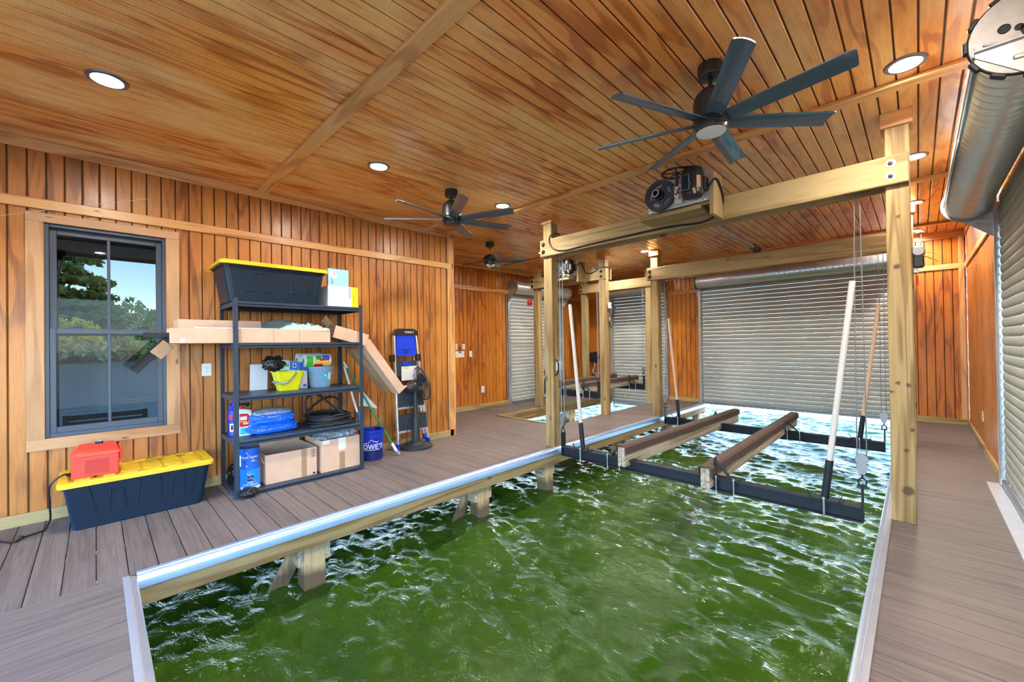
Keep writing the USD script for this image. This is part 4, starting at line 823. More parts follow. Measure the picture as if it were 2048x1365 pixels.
# slanting carton from the shelf to the ladder
sl = thing('slanting_carton', 'long bent cardboard carton slanting from the shelf down onto the ladder', 'cardboard box', (-4.72, 2.2, z))
OO = np.array([-4.72, 2.2, z])
def seg_panels(parent, A, B, up, w, h, t=0.004, matn='cardboard', open_top=True):
    A, B = np.array(A, float) - OO, np.array(B, float) - OO; d = (B - A) / np.linalg.norm(B - A); x = np.array([1.0, 0, 0]); n = np.cross(x, d); n = n if n[2] > 0 else -n
    R = np.stack([x, d, n], 1); L = np.linalg.norm(B - A); c = (A + B) / 2
    part(parent, 'side_panel', MB().raw(*cham(c + R @ np.array([w / 2, 0, h / 2 - (0.0 if not open_top else 0.0225)]), (t, L, h - (0.0 if not open_top else 0.045)), 0.001, R)), matn); part(parent, 'side_panel', MB().raw(*cham(c + R @ np.array([-w / 2, 0, h / 2]), (t, L, h), 0.001, R)), matn)
    part(parent, 'base_panel', MB().raw(*cham(c, (w, L, t), 0.001, R)), matn)
    if not open_top: part(parent, 'top_panel', MB().raw(*cham(c + R @ np.array([0, 0, h]), (w, L, t), 0.001, R)), matn)
    return c, R, L
seg_panels(sl, (-4.70, 1.84, 1.505), (-4.70, 2.225, 1.40), None, 0.20, 0.135, open_top=False)
c_, R_, L_ = seg_panels(sl, (-4.70, 2.19, 1.425), (-4.70, 2.655, 0.80), None, 0.17, 0.15)
part(sl, 'end_panel', MB().raw(*cham(c_ + R_ @ np.array([0, L_ / 2, 0.075]), (0.17, 0.004, 0.15), 0.001, R_)), 'cardboard')
for (yy, ll, mt, ww) in ((0.24, 0.16, 'paper', 0.12), (0.02, 0.07, 'paper', 0.1), (0.345, 0.05, 'label_red', 0.12)): part(sl, 'label_sheet', MB().raw(*cham(c_ + R_ @ np.array([-0.081, yy, 0.125]), (0.002, ll, 0.045), 0.0005, R_)), mt)
part(sl, 'torn_flap', MB().bar(np.array((-4.70, 1.85, 1.635)) - OO, np.array((-4.74, 1.80, 1.72)) - OO, 0.14, 0.004, 0.001, up=(0, 1, 0)), 'cardboard_dark')
sl2 = thing('slanting_carton', 'second slanting carton behind and below the bent one, nearer the wall', 'cardboard box', (-4.72, 2.2, z)); seg_panels(sl2, (-4.92, 2.15, 1.37), (-4.92, 2.62, 0.80), None, 0.16, 0.10, matn='cardboard_dark', open_top=False)
gt = MB().cyl((-4.93, 2.14, 1.60), (-4.93, 2.36, 1.485), 0.035, 18); solo('grey_tube', gt, 'bucket_blue', 'pale blue-grey tube end lying on the slanting carton', 'tube', smooth=40)

# middle shelf
z = SZ[2]
solo('white_board', MB().raw(*cham((-5.03, 1.225, z + 0.14), (0.012, 0.165, 0.28), 0.001, roty(6))), 'paper', 'white board leaning on the middle shelf left of the yellow bucket', 'board')
b = thing('yellow_bucket', 'square bright yellow bucket with a grey handle on the middle shelf', 'bucket', (-4.80, 1.44, z))
def open_tub(rings_out, t):
    n = len(rings_out[0]); i = np.arange(n); jn = (i + 1) % n
    ins = [r_.copy() for r_ in rings_out[::-1]]
    for r_ in ins: c = r_.mean(0); d = r_[:, :2] - c[:2]; r_[:, :2] = c[:2] + d * (1 - t / np.linalg.norm(d, axis=1, keepdims=True))
    ins[-1][:, 2] += t
    R2 = rings_out + ins; m = MB(); m.raw(np.vstack(R2), np.vstack([np.stack([q * n + i, q * n + jn, (q + 1) * n + jn, (q + 1) * n + i], 1) for q in range(len(R2) - 1)]))
    m.raw(np.vstack([R2[0], [R2[0].mean(0)]]), np.stack([jn, i, 0 * i + n], 1)); m.raw(np.vstack([R2[-1], [R2[-1].mean(0)]]), np.stack([i, jn, 0 * i + n], 1)); return m
part(b, 'tub', open_tub([rrect(0, -0.075, 0.075, -0.095, 0.095, 0.03, 4), rrect(0.05, -0.08, 0.08, -0.102, 0.102, 0.03, 4), rrect(0.055, -0.084, 0.084, -0.108, 0.108, 0.03, 4), rrect(0.19, -0.095, 0.095, -0.138, 0.138, 0.03, 4), rrect(0.192, -0.105, 0.105, -0.15, 0.15, 0.03, 4), rrect(0.202, -0.105, 0.105, -0.15, 0.15, 0.03, 4)], 0.006), 'bucket_yellow', smooth=35)
hp = smooth_path([(0.0, 0.06, 0.20), (0.09, 0.055, 0.185), (0.12, 0.0, 0.12), (0.125, -0.06, 0.085), (0.115, -0.12, 0.085), (0.06, -0.16, 0.10)], 30)
part(b, 'handle', MB().tube(hp, np.r_[np.full(18, 0.008), np.full(12, 0.012)], 8), 'grey_handle', smooth=40)
def crumple(c, r, seed, n=3):
    m = trimesh.creation.icosphere(n); v = m.vertices; d = 0.55 + 0.9 * meshkit.fbm(v * 2.2 + seed, 3, seed); return MB().raw(v * d[:, None] * np.array(r) + np.array(c), m.faces)
solo('plastic_bag', crumple((-4.74, 1.29, z + 0.285), (0.055, 0.105, 0.075), 3), 'bag_black', 'shiny black plastic bag spilling over the left of the yellow bucket', 'bag', smooth=30)
q = thing('cleaner_box', 'white and green packet standing in the yellow bucket', 'packet', (-4.83, 1.405, z + 0.01)); part(q, 'packet_body', MB().box((-0.03, -0.055, 0), (0.03, 0.055, 0.31), 0.008), 'paper'); part(q, 'green_print', MB().box((0.0301, -0.05, 0.16), (0.031, 0.05, 0.20), 0.0003).box((0.0301, -0.05, 0.24), (0.031, 0.05, 0.265), 0.0003), 'leaf_green', label='green print')
q = thing('cleaner_box', 'blue and white packet standing in the right of the yellow bucket', 'packet', (-4.785, 1.497, z + 0.01)); part(q, 'packet_body', MB().box((-0.025, -0.05, 0), (0.025, 0.05, 0.295), 0.003), 'paper'); part(q, 'blue_print', MB().box((0.0251, -0.048, 0.20), (0.026, 0.048, 0.292), 0.0003), 'label_blue', label='blue print'); part(q, 'window_print', MB().box((0.0261, -0.018, 0.225), (0.0265, 0.014, 0.272), 0.0001), 'paper'); part(q, 'window_print', MB().box((0.0266, -0.010, 0.232), (0.027, 0.007, 0.265), 0.0001), 'ink')
q = thing('cleaner_box', 'tall blue-topped white carton between the two buckets', 'carton', (-4.88, 1.60, z)); part(q, 'packet_body', MB().box((-0.03, -0.055, 0), (0.03, 0.055, 0.285), 0.002), 'paper'); part(q, 'blue_print', MB().box((0.0301, -0.054, 0.19), (0.031, 0.054, 0.284), 0.0003).box((0.0301, 0.01, 0.015), (0.031, 0.045, 0.045), 0.0003), 'label_blue', label='blue print')
b = thing('grey_bucket', 'round blue-grey bucket with a teal label on the middle shelf', 'bucket', (-4.865, 1.80, z))
part(b, 'tub', MB().lathe([(0.001, 0), (0.10, 0), (0.104, 0.006), (0.135, 0.222), (0.142, 0.224), (0.142, 0.234), (0.131, 0.234), (0.10, 0.012), (0.001, 0.012)], seg=48), 'bucket_blue', smooth=35)
def wrap(mb_poly, r0, r1, z0, z1, a0, a1, n=16, off=0.0008):
    a_ = np.linspace(a0, a1, n); lo = np.stack([np.cos(a_) * (r0 + off), np.sin(a_) * (r0 + off), 0 * a_ + z0], 1); hi = np.stack([np.cos(a_) * (r1 + off), np.sin(a_) * (r1 + off), 0 * a_ + z1], 1)
    i = np.arange(n - 1); return mb_poly.raw(np.vstack([lo, hi]), np.vstack([np.stack([i, i + 1, n + i + 1], 1), np.stack([i, n + i + 1, n + i], 1)]))
part(b, 'label', wrap(MB(), 0.115, 0.126, 0.085, 0.165, -0.15, 0.33), 'sticker_teal', label='teal sticker'); part(b, 'label', wrap(MB(), 0.115, 0.126, 0.085, 0.165, 0.34, 0.72), 'paper', label='white sticker')
part(b, 'label', wrap(MB(), 0.1200, 0.1235, 0.12, 0.145, 0.0, 0.18, off=0.0014), 'paper')
for k, (dy, lb) in enumerate(((0, 'paper towel roll in a printed wrapper lying across the blue-grey bucket'),)):
    pt = thing('paper_towel', lb, 'paper towel', (-4.83, 1.61, z + 0.302))
    part(pt, 'roll', MB().lathe([(0.022, 0.0), (0.066, 0.0), (0.070, 0.004), (0.070, 0.276), (0.066, 0.28), (0.022, 0.28)], (0, 0, 0), (0, 1, 0), 36), 'paper', smooth=40); part(pt, 'core', MB().lathe([(0.022, -0.001), (0.024, 0.001), (0.022, 0.004), (0.02, 0.10)], (0, 0, 0), (0, 1, 0), 20), 'cardboard_dark')
    def band(y0, y1, a0, a1, mt, nm='wrapper_print', o=0.0006):
        a_ = np.linspace(a0, a1, 10); r_ = 0.070 + o; lo = np.stack([np.cos(a_) * r_, 0 * a_ + y0, np.sin(a_) * r_], 1); hi = lo + [0, y1 - y0, 0]; i = np.arange(9)
        part(pt, nm, MB().raw(np.vstack([lo, hi]), np.vstack([np.stack([i, 10 + i, 10 + i + 1], 1), np.stack([i, 10 + i + 1, i + 1], 1)])), mt)
    band(0.01, 0.08, -1.3, 0.75, 'leaf_green'); band(0.11, 0.17, 0.1, 0.85, 'green_plastic'); band(0.10, 0.20, -0.6, 0.1, 'label_yellow'); band(0.09, 0.19, -1.3, -0.6, 'label_red'); band(0.18, 0.26, 0.2, 0.9, 'label_blue'); band(0.15, 0.25, -0.05, 0.3, 'label_red', o=0.001); band(0.20, 0.27, -1.2, -0.2, 'label_yellow')
pt = thing('paper_towel', 'second paper towel roll, only its end showing behind the first', 'paper towel', (-4.97, 1.585, z + 0.312)); part(pt, 'roll', MB().lathe([(0.022, 0.0), (0.066, 0.0), (0.070, 0.004), (0.070, 0.26), (0.022, 0.26)], (0, 0, 0), (0, 1, 0), 32), 'paper', smooth=40); part(pt, 'core', MB().lathe([(0.022, -0.001), (0.024, 0.001), (0.022, 0.004), (0.02, 0.10)], (0, 0, 0), (0, 1, 0), 20), 'cardboard_dark')

# lower shelf
z = SZ[1]
b = thing('blue_bottle', 'tall royal blue bottle at the left end of the lower shelf', 'bottle', (-4.86, 0.965, z))
pf = [(0.001, 0), (0.045, 0), (0.05, 0.006)]
for q in range(9): pf += [(0.05, 0.03 + q * 0.02), (0.047, 0.04 + q * 0.02)]
pf += [(0.05, 0.235), (0.046, 0.25), (0.03, 0.275), (0.018, 0.29)]
part(b, 'bottle_body', MB().lathe(pf, seg=32), 'royal_blue', smooth=30); part(b, 'nozzle_cap', MB().lathe([(0.02, 0.285), (0.02, 0.315), (0.012, 0.335), (0.001, 0.335)], seg=20).bar((0, 0, 0.32), (0.01, -0.05, 0.30), 0.022, 0.02, 0.006), 'royal_blue', smooth=30)
part(b, 'label', wrap(MB(), 0.0505, 0.0505, 0.045, 0.125, -1.0, -0.15), 'paper', label='white oval label'); part(b, 'label', wrap(MB(), 0.0505, 0.0505, 0.16, 0.215, -1.2, -0.5), 'label_red'); part(b, 'label', wrap(MB(), 0.051, 0.051, 0.062, 0.108, -0.75, -0.4), 'ink')
b = thing('white_jug', 'white jug with a red label behind the front left leg of the shelf', 'jug', (-4.80, 1.04, z))
part(b, 'jug_body', loft([rrect(0, -0.04, 0.04, -0.06, 0.06, 0.015), rrect(0.20, -0.04, 0.04, -0.06, 0.06, 0.02), rrect(0.245, -0.035, 0.035, -0.055, 0.058, 0.02), rrect(0.262, -0.02, 0.02, -0.05, 0.0, 0.012)]), 'paper', smooth=35)
part(b, 'cap', MB().lathe([(0.016, 0.262), (0.016, 0.285), (0.001, 0.287)], (0, -0.03, 0), seg=18), 'label_red', smooth=35)
part(b, 'label', MB().prism([(-0.05, 0.09), (0.035, 0.09), (0.042, 0.12), (0.038, 0.19), (0.02, 0.215), (-0.05, 0.22)], (0.0402, 0, 0), (0, 1, 0), (0, 0, 1), (1, 0, 0), 0.0006), 'label_red', label='red label'); part(b, 'label', MB().box((0.0402, -0.045, 0.015), (0.041, 0.04, 0.08), 0.0003), 'sticker_teal'); part(b, 'label', MB().box((0.0409, -0.02, 0.11), (0.0413, 0.03, 0.13), 0.0001).box((0.0409, -0.045, 0.135), (0.0413, 0.012, 0.145), 0.0001), 'label_yellow'); part(b, 'label', MB().box((0.0409, -0.045, 0.155), (0.0413, 0.012, 0.19), 0.0001), 'paper')
def pillow(c, r, seed, sag=0.0):
    m = trimesh.creation.icosphere(4); v = np.array(m.vertices); e = np.sign(v) * np.abs(v) ** np.array([0.6, 0.5, 0.75]); n1 = meshkit.fbm(v * 3 + seed, 4, seed)[:, None]
    return MB().raw(e * np.array(r) * (0.86 + 0.28 * n1) + np.array(c), m.faces)
tp = thing('folded_tarp', 'folded blue tarpaulin in clear plastic wrap on the lower shelf', 'tarpaulin', (-4.80, 1.28, z))
part(tp, 'lower_fold', pillow((0.0, 0.0, 0.05), (0.15, 0.235, 0.055), 2), 'tarp_blue', smooth=True); part(tp, 'upper_fold', pillow((-0.02, -0.005, 0.15), (0.14, 0.215, 0.07), 9), 'tarp_blue', smooth=True)
part(tp, 'plastic_wrap', pillow((-0.02, -0.005, 0.175), (0.13, 0.19, 0.06), 14), 'clear_bag', smooth=True, label='clear wrap')
hs = thing('coiled_hose', 'coiled black hose with a brass fitting on the right of the lower shelf', 'hose', (-4.80, 1.86, z))
hr = np.random.default_rng(5); pts = []
for q in range(9 * 22):
    t = q / 22 * 2 * np.pi; tr = q // 22; rad = 0.235 - 0.011 * (tr % 5) + 0.012 * math.sin(t * 0.37 + tr); pts.append((rad * 1.05 * math.cos(t) * 0.98, rad * 1.0 * math.sin(t), 0.014 + 0.0115 * tr + 0.006 * math.sin(2 * t + tr)))
part(hs, 'hose_coil', MB().tube(pts, 0.0125, 8), 'rubber', smooth=40)
OH = np.array([-4.80, 1.86, z])
for arc in ([(-4.82, 1.66, 0.62), (-4.8, 1.625, 0.72), (-4.8, 1.617, 0.79), (-4.8, 1.655, 0.865), (-4.8, 1.72, 0.875), (-4.79, 1.80, 0.82), (-4.76, 1.92, 0.70), (-4.74, 2.03, 0.61), (-4.75, 2.06, 0.585)], [(-4.9, 1.63, 0.62), (-4.88, 1.69, 0.70), (-4.87, 1.78, 0.775), (-4.87, 1.90, 0.815), (-4.87, 1.99, 0.79), (-4.87, 2.035, 0.72), (-4.87, 2.03, 0.64), (-4.88, 2.0, 0.58)], [(-4.62, 1.74, 0.565), (-4.60, 1.86, 0.555), (-4.63, 1.98, 0.56), (-4.68, 2.06, 0.575), (-4.75, 2.09, 0.57)], [(-4.60, 1.60, 0.55), (-4.57, 1.75, 0.548), (-4.565, 1.92, 0.548), (-4.60, 2.07, 0.55), (-4.72, 2.11, 0.555)]):
    part(hs, 'hose_loop', MB().tube(smooth_path(np.array(arc) - OH, 40), 0.0125, 8), 'rubber', smooth=40)
ft = MB(); A = np.array((-4.68, 1.90, 0.575)) - OH; D_ = np.array((-0.028, 0.17, 0.02)); D_ /= np.linalg.norm(D_)
part(hs, 'hose_fitting', ft.lathe([(0.013, 0), (0.016, 0.002), (0.016, 0.02), (0.012, 0.022), (0.012, 0.10), (0.017, 0.102), (0.017, 0.125), (0.011, 0.128), (0.011, 0.16), (0.001, 0.16)], A, D_, 18), 'brass', label='brass hose fitting'); sp = part(hs, 'fitting_spring', MB().tube([tuple(A + D_ * (0.02 + 0.08 * q / 60) + 0.014 * (np.array([math.cos(q * 0.6), 0, math.sin(q * 0.6)]))) for q in range(61)], 0.002, 5), 'zinc')
solo('coat_peg', MB().lathe([(0.012, 0), (0.012, 0.05), (0.02, 0.055), (0.02, 0.075), (0.001, 0.078)], (XL, 1.11, 0.80), (1, 0.25, 0), 20).cyl((XL + 0.03, 1.04, 0.805), (XL + 0.03, 1.11, 0.80), 0.01, 12), 'black_plastic', 'small black peg on the wall above the white jug', 'peg', smooth=40)

# bottom shelf
z = SZ[0]
def paint_can(label, loc, body, lines):
    c = thing('paint_can', label, 'paint can', loc)
    bd_ = part(c, 'can_body', MB().lathe([(0.001, 0), (0.082, 0), (0.085, 0.004), (0.083, 0.01), (0.083, 0.185), (0.086, 0.19), (0.086, 0.196), (0.076, 0.196), (0.074, 0.188), (0.001, 0.188)], seg=44), body, smooth=35)
    part(c, 'lid', MB().lathe([(0.075, 0.189), (0.070, 0.187), (0.066, 0.192), (0.001, 0.192)], seg=40), 'zinc', smooth=35)
    hb = [(0.087 * math.cos(a_ - 0.55), 0.087 * math.sin(a_ - 0.55), 0.165 - 0.115 * math.sin(a_)) for a_ in np.linspace(0.0, np.pi, 24)]
    part(c, 'wire_handle', MB().tube(hb, 0.0018, 6), 'zinc')
    def ctext(t, h, z_, a0, mt='paper', bold=False):
        m = meshkit.text_mesh(t, h, 0.0006, bold); v = np.array(m.vertices); v[:, 0] -= (v[:, 0].min() + v[:, 0].max()) / 2; an = a0 + v[:, 0] / 0.0836; r_ = 0.0836 + v[:, 2]
        part(bd_, 'lettering', MB().raw(np.stack([r_ * np.cos(an), r_ * np.sin(an), z_ + v[:, 1]], 1), m.faces), mt)
    for args in lines: ctext(*args)
    return c, bd_
AF = -0.20
c, bd_ = paint_can('bright blue paint can lettered Soft Gloss at the front of the bottom shelf', (-4.62, 1.045, z), 'can_bright', [('Soft Gloss', 0.020, 0.042, AF, 'paper', False), ('ADVANCE', 0.007, 0.105, AF, 'paper', True)])
part(bd_, 'label', wrap(MB(), 0.0834, 0.0834, 0.005, 0.032, AF - 1.2, AF + 1.2), 'paper', label='white band'); part(bd_, 'label', wrap(MB(), 0.0834, 0.0834, 0.085, 0.135, AF - 0.3, AF + 0.3), 'navy'); part(bd_, 'label', wrap(MB(), 0.0834, 0.0834, 0.066, 0.083, AF - 0.3, AF + 0.3), 'bucket_blue'); part(bd_, 'label', wrap(MB(), 0.0834, 0.0834, 0.147, 0.150, AF - 0.35, AF + 0.35), 'leaf_green'); part(bd_, 'label', wrap(MB(), 0.0834, 0.0834, 0.150, 0.158, AF - 0.10, AF + 0.08), 'leaf_green')
c, bd_ = paint_can('darker blue paint can stacked on the Soft Gloss can', (-4.625, 1.04, z + 0.1965), 'can_blue', [('Regal Select', 0.021, 0.105, AF, 'paper', False), ('Int', 0.016, 0.07, AF + 0.35, 'paper', True), ('El', 0.012, 0.025, AF - 0.3, 'paper', True)])
part(bd_, 'label', wrap(MB(), 0.0834, 0.0834, 0.03, 0.135, AF - 1.4, AF - 0.95), 'paper', label='white data label')
solo('plastic_bag', crumple((-4.47, 1.0, z + 0.0), (0.05, 0.085, 0.04), 6).raw(*[x for x in (lambda m: (m.vertices * np.array((0.09, 0.05, 0.035)) + np.array((-4.5, 1.0, z + 0.01)), m.faces))(trimesh.creation.icosphere(2))]), 'bag_black', 'crumpled black plastic under and in front of the paint cans', 'bag', smooth=30)
solo('plastic_bag', crumple((-4.93, 0.99, z + 0.085), (0.09, 0.075, 0.10), 8), 'bag_black', 'black bag at the back left corner of the bottom shelf', 'bag', smooth=30)
cb = open_carton('cardboard_box', 'open cardboard box with buckled front on the bottom shelf, next to the paint cans', (-5.06, 1.165, z), (-4.575, 1.648, z + 0.292))
pr = MB().box((0.2431, 0.185, 0.19), (0.2437, 0.187, 0.275), 0.0001).box((0.2431, 0.225, 0.19), (0.2437, 0.227, 0.275), 0.0001).box((0.2431, 0.185, 0.273), (0.2437, 0.227, 0.275), 0.0001).box((0.2431, 0.185, 0.19), (0.2437, 0.227, 0.192), 0.0001)
for q in range(4): pr.box((0.2431, 0.191 + 0.002, 0.197 + q * 0.02), (0.2437, 0.221, 0.204 + q * 0.02), 0.0001)
pr.box((0.2431, 0.20, 0.012), (0.2437, 0.225, 0.03), 0.0001); part(cb, 'print', pr, 'ink'); part(cb, 'tape_strip', MB().box((0.2431, 0.09, 0.0), (0.2436, 0.14, 0.29), 0.0001), 'cardboard_dark')
part(cb, 'folded_flap', MB().raw(*cham((-0.235, 0.02, 0.34), (0.004, 0.40, 0.10), 0.001, roty(-10))), 'cardboard'); part(cb, 'folded_flap', MB().raw(*cham((0.0, -0.262, 0.245), (0.44, 0.004, 0.10), 0.001, rotx(24))), 'cardboard')
cb = open_carton('cardboard_box', 'taller cardboard box full of clear plastic on the bottom shelf at right', (-5.05, 1.69, z), (-4.555, 2.112, z + 0.345))
part(cb, 'tape_strip', MB().box((0.2476, -0.03, 0.215), (0.2482, 0.05, 0.345), 0.0001), 'paper', label='white tape'); part(cb, 'label', MB().box((0.2476, -0.195, 0.30), (0.2482, -0.125, 0.34), 0.0001), 'paper'); part(cb, 'stain', MB().box((0.2476, -0.02, 0.005), (0.2480, 0.04, 0.19), 0.0001), 'cardboard_dark')
pb = MB()
for q, (cy, cz, ry) in enumerate(((1.79, 0.40, 0.10), (1.93, 0.41, 0.10), (2.04, 0.415, 0.09))): pb.tm((lambda m: m.mesh())(crumple((-4.76, cy, cz), (0.16, ry, 0.085), 11 + q)))
solo('plastic_wrap', pb, 'clear_bag', 'crumpled clear plastic heaped in the taller cardboard box', 'plastic wrap', smooth=30)

# right of the shelf: bucket, broom, pole, ladder, fan
b = thing('blue_pail', "royal blue LOWE'S bucket standing on the deck right of the shelf", 'bucket', (-4.86, 2.405, 0))
pr_ = [(0.001, 0), (0.126, 0), (0.13, 0.006), (0.1335, 0.10)]
part(b, 'pail_base', MB().lathe([(0.001, 0), (0.128, 0), (0.131, 0.006), (0.1345, 0.135)], seg=48), 'navy', smooth=35, label='navy lower part')
part(b, 'pail_body', MB().lathe([(0.1342, 0.135), (0.143, 0.285), (0.150, 0.288), (0.150, 0.30), (0.145, 0.303), (0.147, 0.345), (0.154, 0.347), (0.154, 0.366), (0.143, 0.368), (0.128, 0.02), (0.001, 0.02)], seg=48), 'deep_blue', smooth=35)
def ptxt(t, h, z_, a0, stretch=1.0):
    m = meshkit.text_mesh(t, h, 0.0008, True); v = np.array(m.vertices); v[:, 0] = (v[:, 0] - (v[:, 0].min() + v[:, 0].max()) / 2) * stretch; r_ = 0.1345 + 0.06 * (z_ + v[:, 1] - 0.135) + 0.0012 + v[:, 2]; an = a0 + v[:, 0] / 0.136
    return MB().raw(np.stack([r_ * np.cos(an), r_ * np.sin(an), z_ + v[:, 1]], 1), m.faces)
A0 = -0.30
part(b, 'lettering', ptxt("LOWE'S", 0.055, 0.148, A0 - 0.10, 1.05), 'paper', label="white LOWE'S lettering")
ol = [(-0.95, 0.20), (-0.62, 0.225), (-0.45, 0.215), (-0.2, 0.262), (0.06, 0.235), (0.20, 0.238), (0.26, 0.222), (0.44, 0.235)]
part(b, 'emblem_line', MB().tube([(0.1405 * math.cos(A0 + a_), 0.1405 * math.sin(A0 + a_), z_) for a_, z_ in zip(np.interp(np.linspace(0, 7, 60), range(8), [q[0] for q in ol]), np.interp(np.linspace(0, 7, 60), range(8), [q[1] for q in ol]))], 0.003, 5).tube([(0.136 * math.cos(A0 + a_), 0.136 * math.sin(A0 + a_), 0.134) for a_ in np.linspace(-1.1, 0.6, 30)], 0.003, 5), 'paper')
br = thing('broom', 'green-handled broom with a white head leaning between the bucket and the ladder', 'broom', (-4.80, 2.67, 0))
OB = np.array((-4.80, 2.67, 0)); p0, p1 = np.array((-4.795, 2.655, 0.14)), np.array((-5.06, 2.195, 1.13)); d = (p1 - p0) / np.linalg.norm(p1 - p0)
part(br, 'handle', MB().cyl(p0 - OB, p1 - OB, 0.0125, 14), 'broom_green', smooth=40); part(br, 'grip', MB().cyl(p1 - OB, p1 + d * 0.09 - OB, 0.015, 14), 'white_plastic', smooth=40, label='white end grip')
part(br, 'broom_head', MB().bar(p0 + d * 0.02 - OB, p0 - d * 0.11 - OB, 0.03, 0.05, 0.01, up=(1, 0, 0)), 'white_plastic'); part(br, 'bristles', MB().bar(p0 - d * 0.10 - OB, np.array((-4.735, 2.72, 0.003)) - OB, 0.03, 0.07, 0.006, up=(1, 0, 0)), 'bristle')
part(br, 'dustpan', MB().prism([(0, 0.02), (0.05, 0.03), (0.24, -0.19), (0.235, -0.215), (0.14, -0.17), (0.0, -0.15)], np.array((-5.06, 2.345, 0.79)) - OB, (0, 1, 0), (0, 0, 1), (1, 0, 0), 0.008), 'white_plastic', label='white dustpan clipped to the handle')
wp = thing('brush_pole', 'thin white pole with a blue grip leaning behind the shelf', 'pole', (-5.06, 2.25, 0)); p0, p1 = np.array((-4.93, 2.42, 0.0)), np.array((-5.09, 2.17, 1.15)); OB = np.array((-5.06, 2.25, 0)); m_ = p0 + (p1 - p0) * 0.50
part(wp, 'pole', MB().cyl(m_ - OB, p1 - OB, 0.014, 12), 'white_plastic', smooth=40); part(wp, 'grip', MB().cyl(p0 - OB, m_ - OB, 0.017, 12), 'label_blue', smooth=40, label='blue grip')
ld = thing('stepladder', 'folded aluminium stepladder with a blue tray leaning on the wall behind the fan', 'ladder', (-5.03, 3.04, 0))
OL = np.array((-5.03, 3.04, 0)); LF, RF, LT, RT = np.array((-4.93, 2.81, 0.0)), np.array((-5.0, 3.33, 0.0)), np.array((-5.06, 2.838, 1.58)), np.array((-5.06, 3.175, 1.58))
for A, B in ((LF, LT), (RF, RT)):
    part(ld, 'rail', MB().bar(A - OL, B - OL, 0.055, 0.022, 0.004, up=(0, 1, 0)), 'ladder_alu'); part(ld, 'foot', MB().bar(A - OL, A + (B - A) * 0.055 - OL, 0.066, 0.032, 0.005, up=(0, 1, 0)), 'deep_blue', label='blue foot')
for A, B in ((LF, LT), (RF, RT)):
    k = 1 if A is LF else -1; off = np.array((-0.045, k * 0.035, 0.06)); part(ld, 'rear_rail', MB().bar(A + off - OL, A + (B - A) * 0.78 + off * [1, 1, 0] - OL, 0.03, 0.02, 0.003, up=(0, 1, 0)), 'ladder_alu')
    part(ld, 'foot', MB().bar(A + off - OL, A + off + (B - A) * 0.05 - OL, 0.042, 0.03, 0.004, up=(0, 1, 0)), 'deep_blue')
lerp = lambda A, B, z_: A + (B - A) * (z_ / 1.58)
for z0_, z1_ in ((0.56, 0.775), (0.245, 0.46)):
    L0, R0, L1, R1 = lerp(LF, LT, z0_), lerp(RF, RT, z0_), lerp(LF, LT, z1_), lerp(RF, RT, z1_)
    part(ld, 'step', MB().prism([(L0[1] + 0.012, z0_), (R0[1] - 0.012, z0_), (R1[1] - 0.012, z1_), (L1[1] + 0.012, z1_)], np.array(((L0[0] + L1[0]) / 2 - 0.03, 0, 0)) - OL, (0, 1, 0), (0, 0, 1), (1, 0, 0), 0.03), 'step_dark'); part(ld, 'step_edge', MB().bar(L0 + [0, 0.01, -0.012] - OL, R0 + [0, -0.01, -0.012] - OL, 0.03, 0.03, 0.004), 'ladder_alu')
part(ld, 'top_step', MB().prism([(2.86, 0.98), (3.18, 0.98), (3.165, 1.19), (2.865, 1.19)], np.array((-5.045, 0, 0)) - OL, (0, 1, 0), (0, 0, 1), (1, 0, 0), 0.02), 'step_dark'); lb = part(ld, 'label_sheet', MB().box(np.array((-5.0245, 2.93, 0.92)) - OL, np.array((-5.0225, 3.165, 1.115)) - OL, 0.0005), 'paper', label='white instruction label'); part(lb, 'label_mark', MB().box(np.array((-5.0222, 2.985, 1.075)) - OL, np.array((-5.0215, 3.03, 1.112)) - OL, 0.0002), 'bucket_yellow'); part(ld, 'latch', MB().box(np.array((-5.03, 2.94, 1.12)) - OL, np.array((-5.01, 3.06, 1.18)) - OL, 0.006), 'royal_blue')
part(ld, 'tray', loft([np.c_[np.full(8, x_), np.array([(2.862, 1.27), (2.90, 1.255), (3.13, 1.255), (3.165, 1.27), (3.14, 1.55), (3.10, 1.56), (2.90, 1.56), (2.866, 1.55)])] - OL for x_ in (-5.065, -5.025)]), 'royal_blue', label='blue plastic tool tray'); part(ld, 'tray_knob', MB().lathe([(0.03, 0), (0.03, 0.006), (0.02, 0.010), (0.001, 0.006)], np.array((-5.025, 3.01, 1.33)) - OL, (1, 0, 0), 20), 'deep_blue')
part(ld, 'tray_rim', MB().box(np.array((-5.03, 2.865, 1.345)) - OL, np.array((-5.02, 3.16, 1.352)) - OL, 0.001), 'deep_blue')
cp_ = part(ld, 'top_cap', MB().prism([(2.80, 1.54), (2.85, 1.60), (2.89, 1.632), (3.12, 1.632), (3.19, 1.60), (3.20, 1.54)], np.array((-5.10, 0, 0)) - OL, (0, 1, 0), (0, 0, 1), (1, 0, 0), 0.085), 'black_plastic'); part(cp_, 'lettering', MB().text('KOBALT', 0.026, np.array((-5.0148, 2.985, 1.572)) - OL, (0, 1, 0), (0, 0, 1), 0.0008, True), 'paper')
for yy in (2.80, 3.20): part(ld, 'hinge', MB().box(np.array((-5.07, yy - 0.03, 1.18)) - OL, np.array((-5.0, yy + 0.03, 1.28)) - OL, 0.008), 'black_plastic')
pf_ = thing('pedestal_fan', 'black pedestal fan with a tilted wire cage standing by the wall corner', 'fan', (-4.93, 3.085, 0))
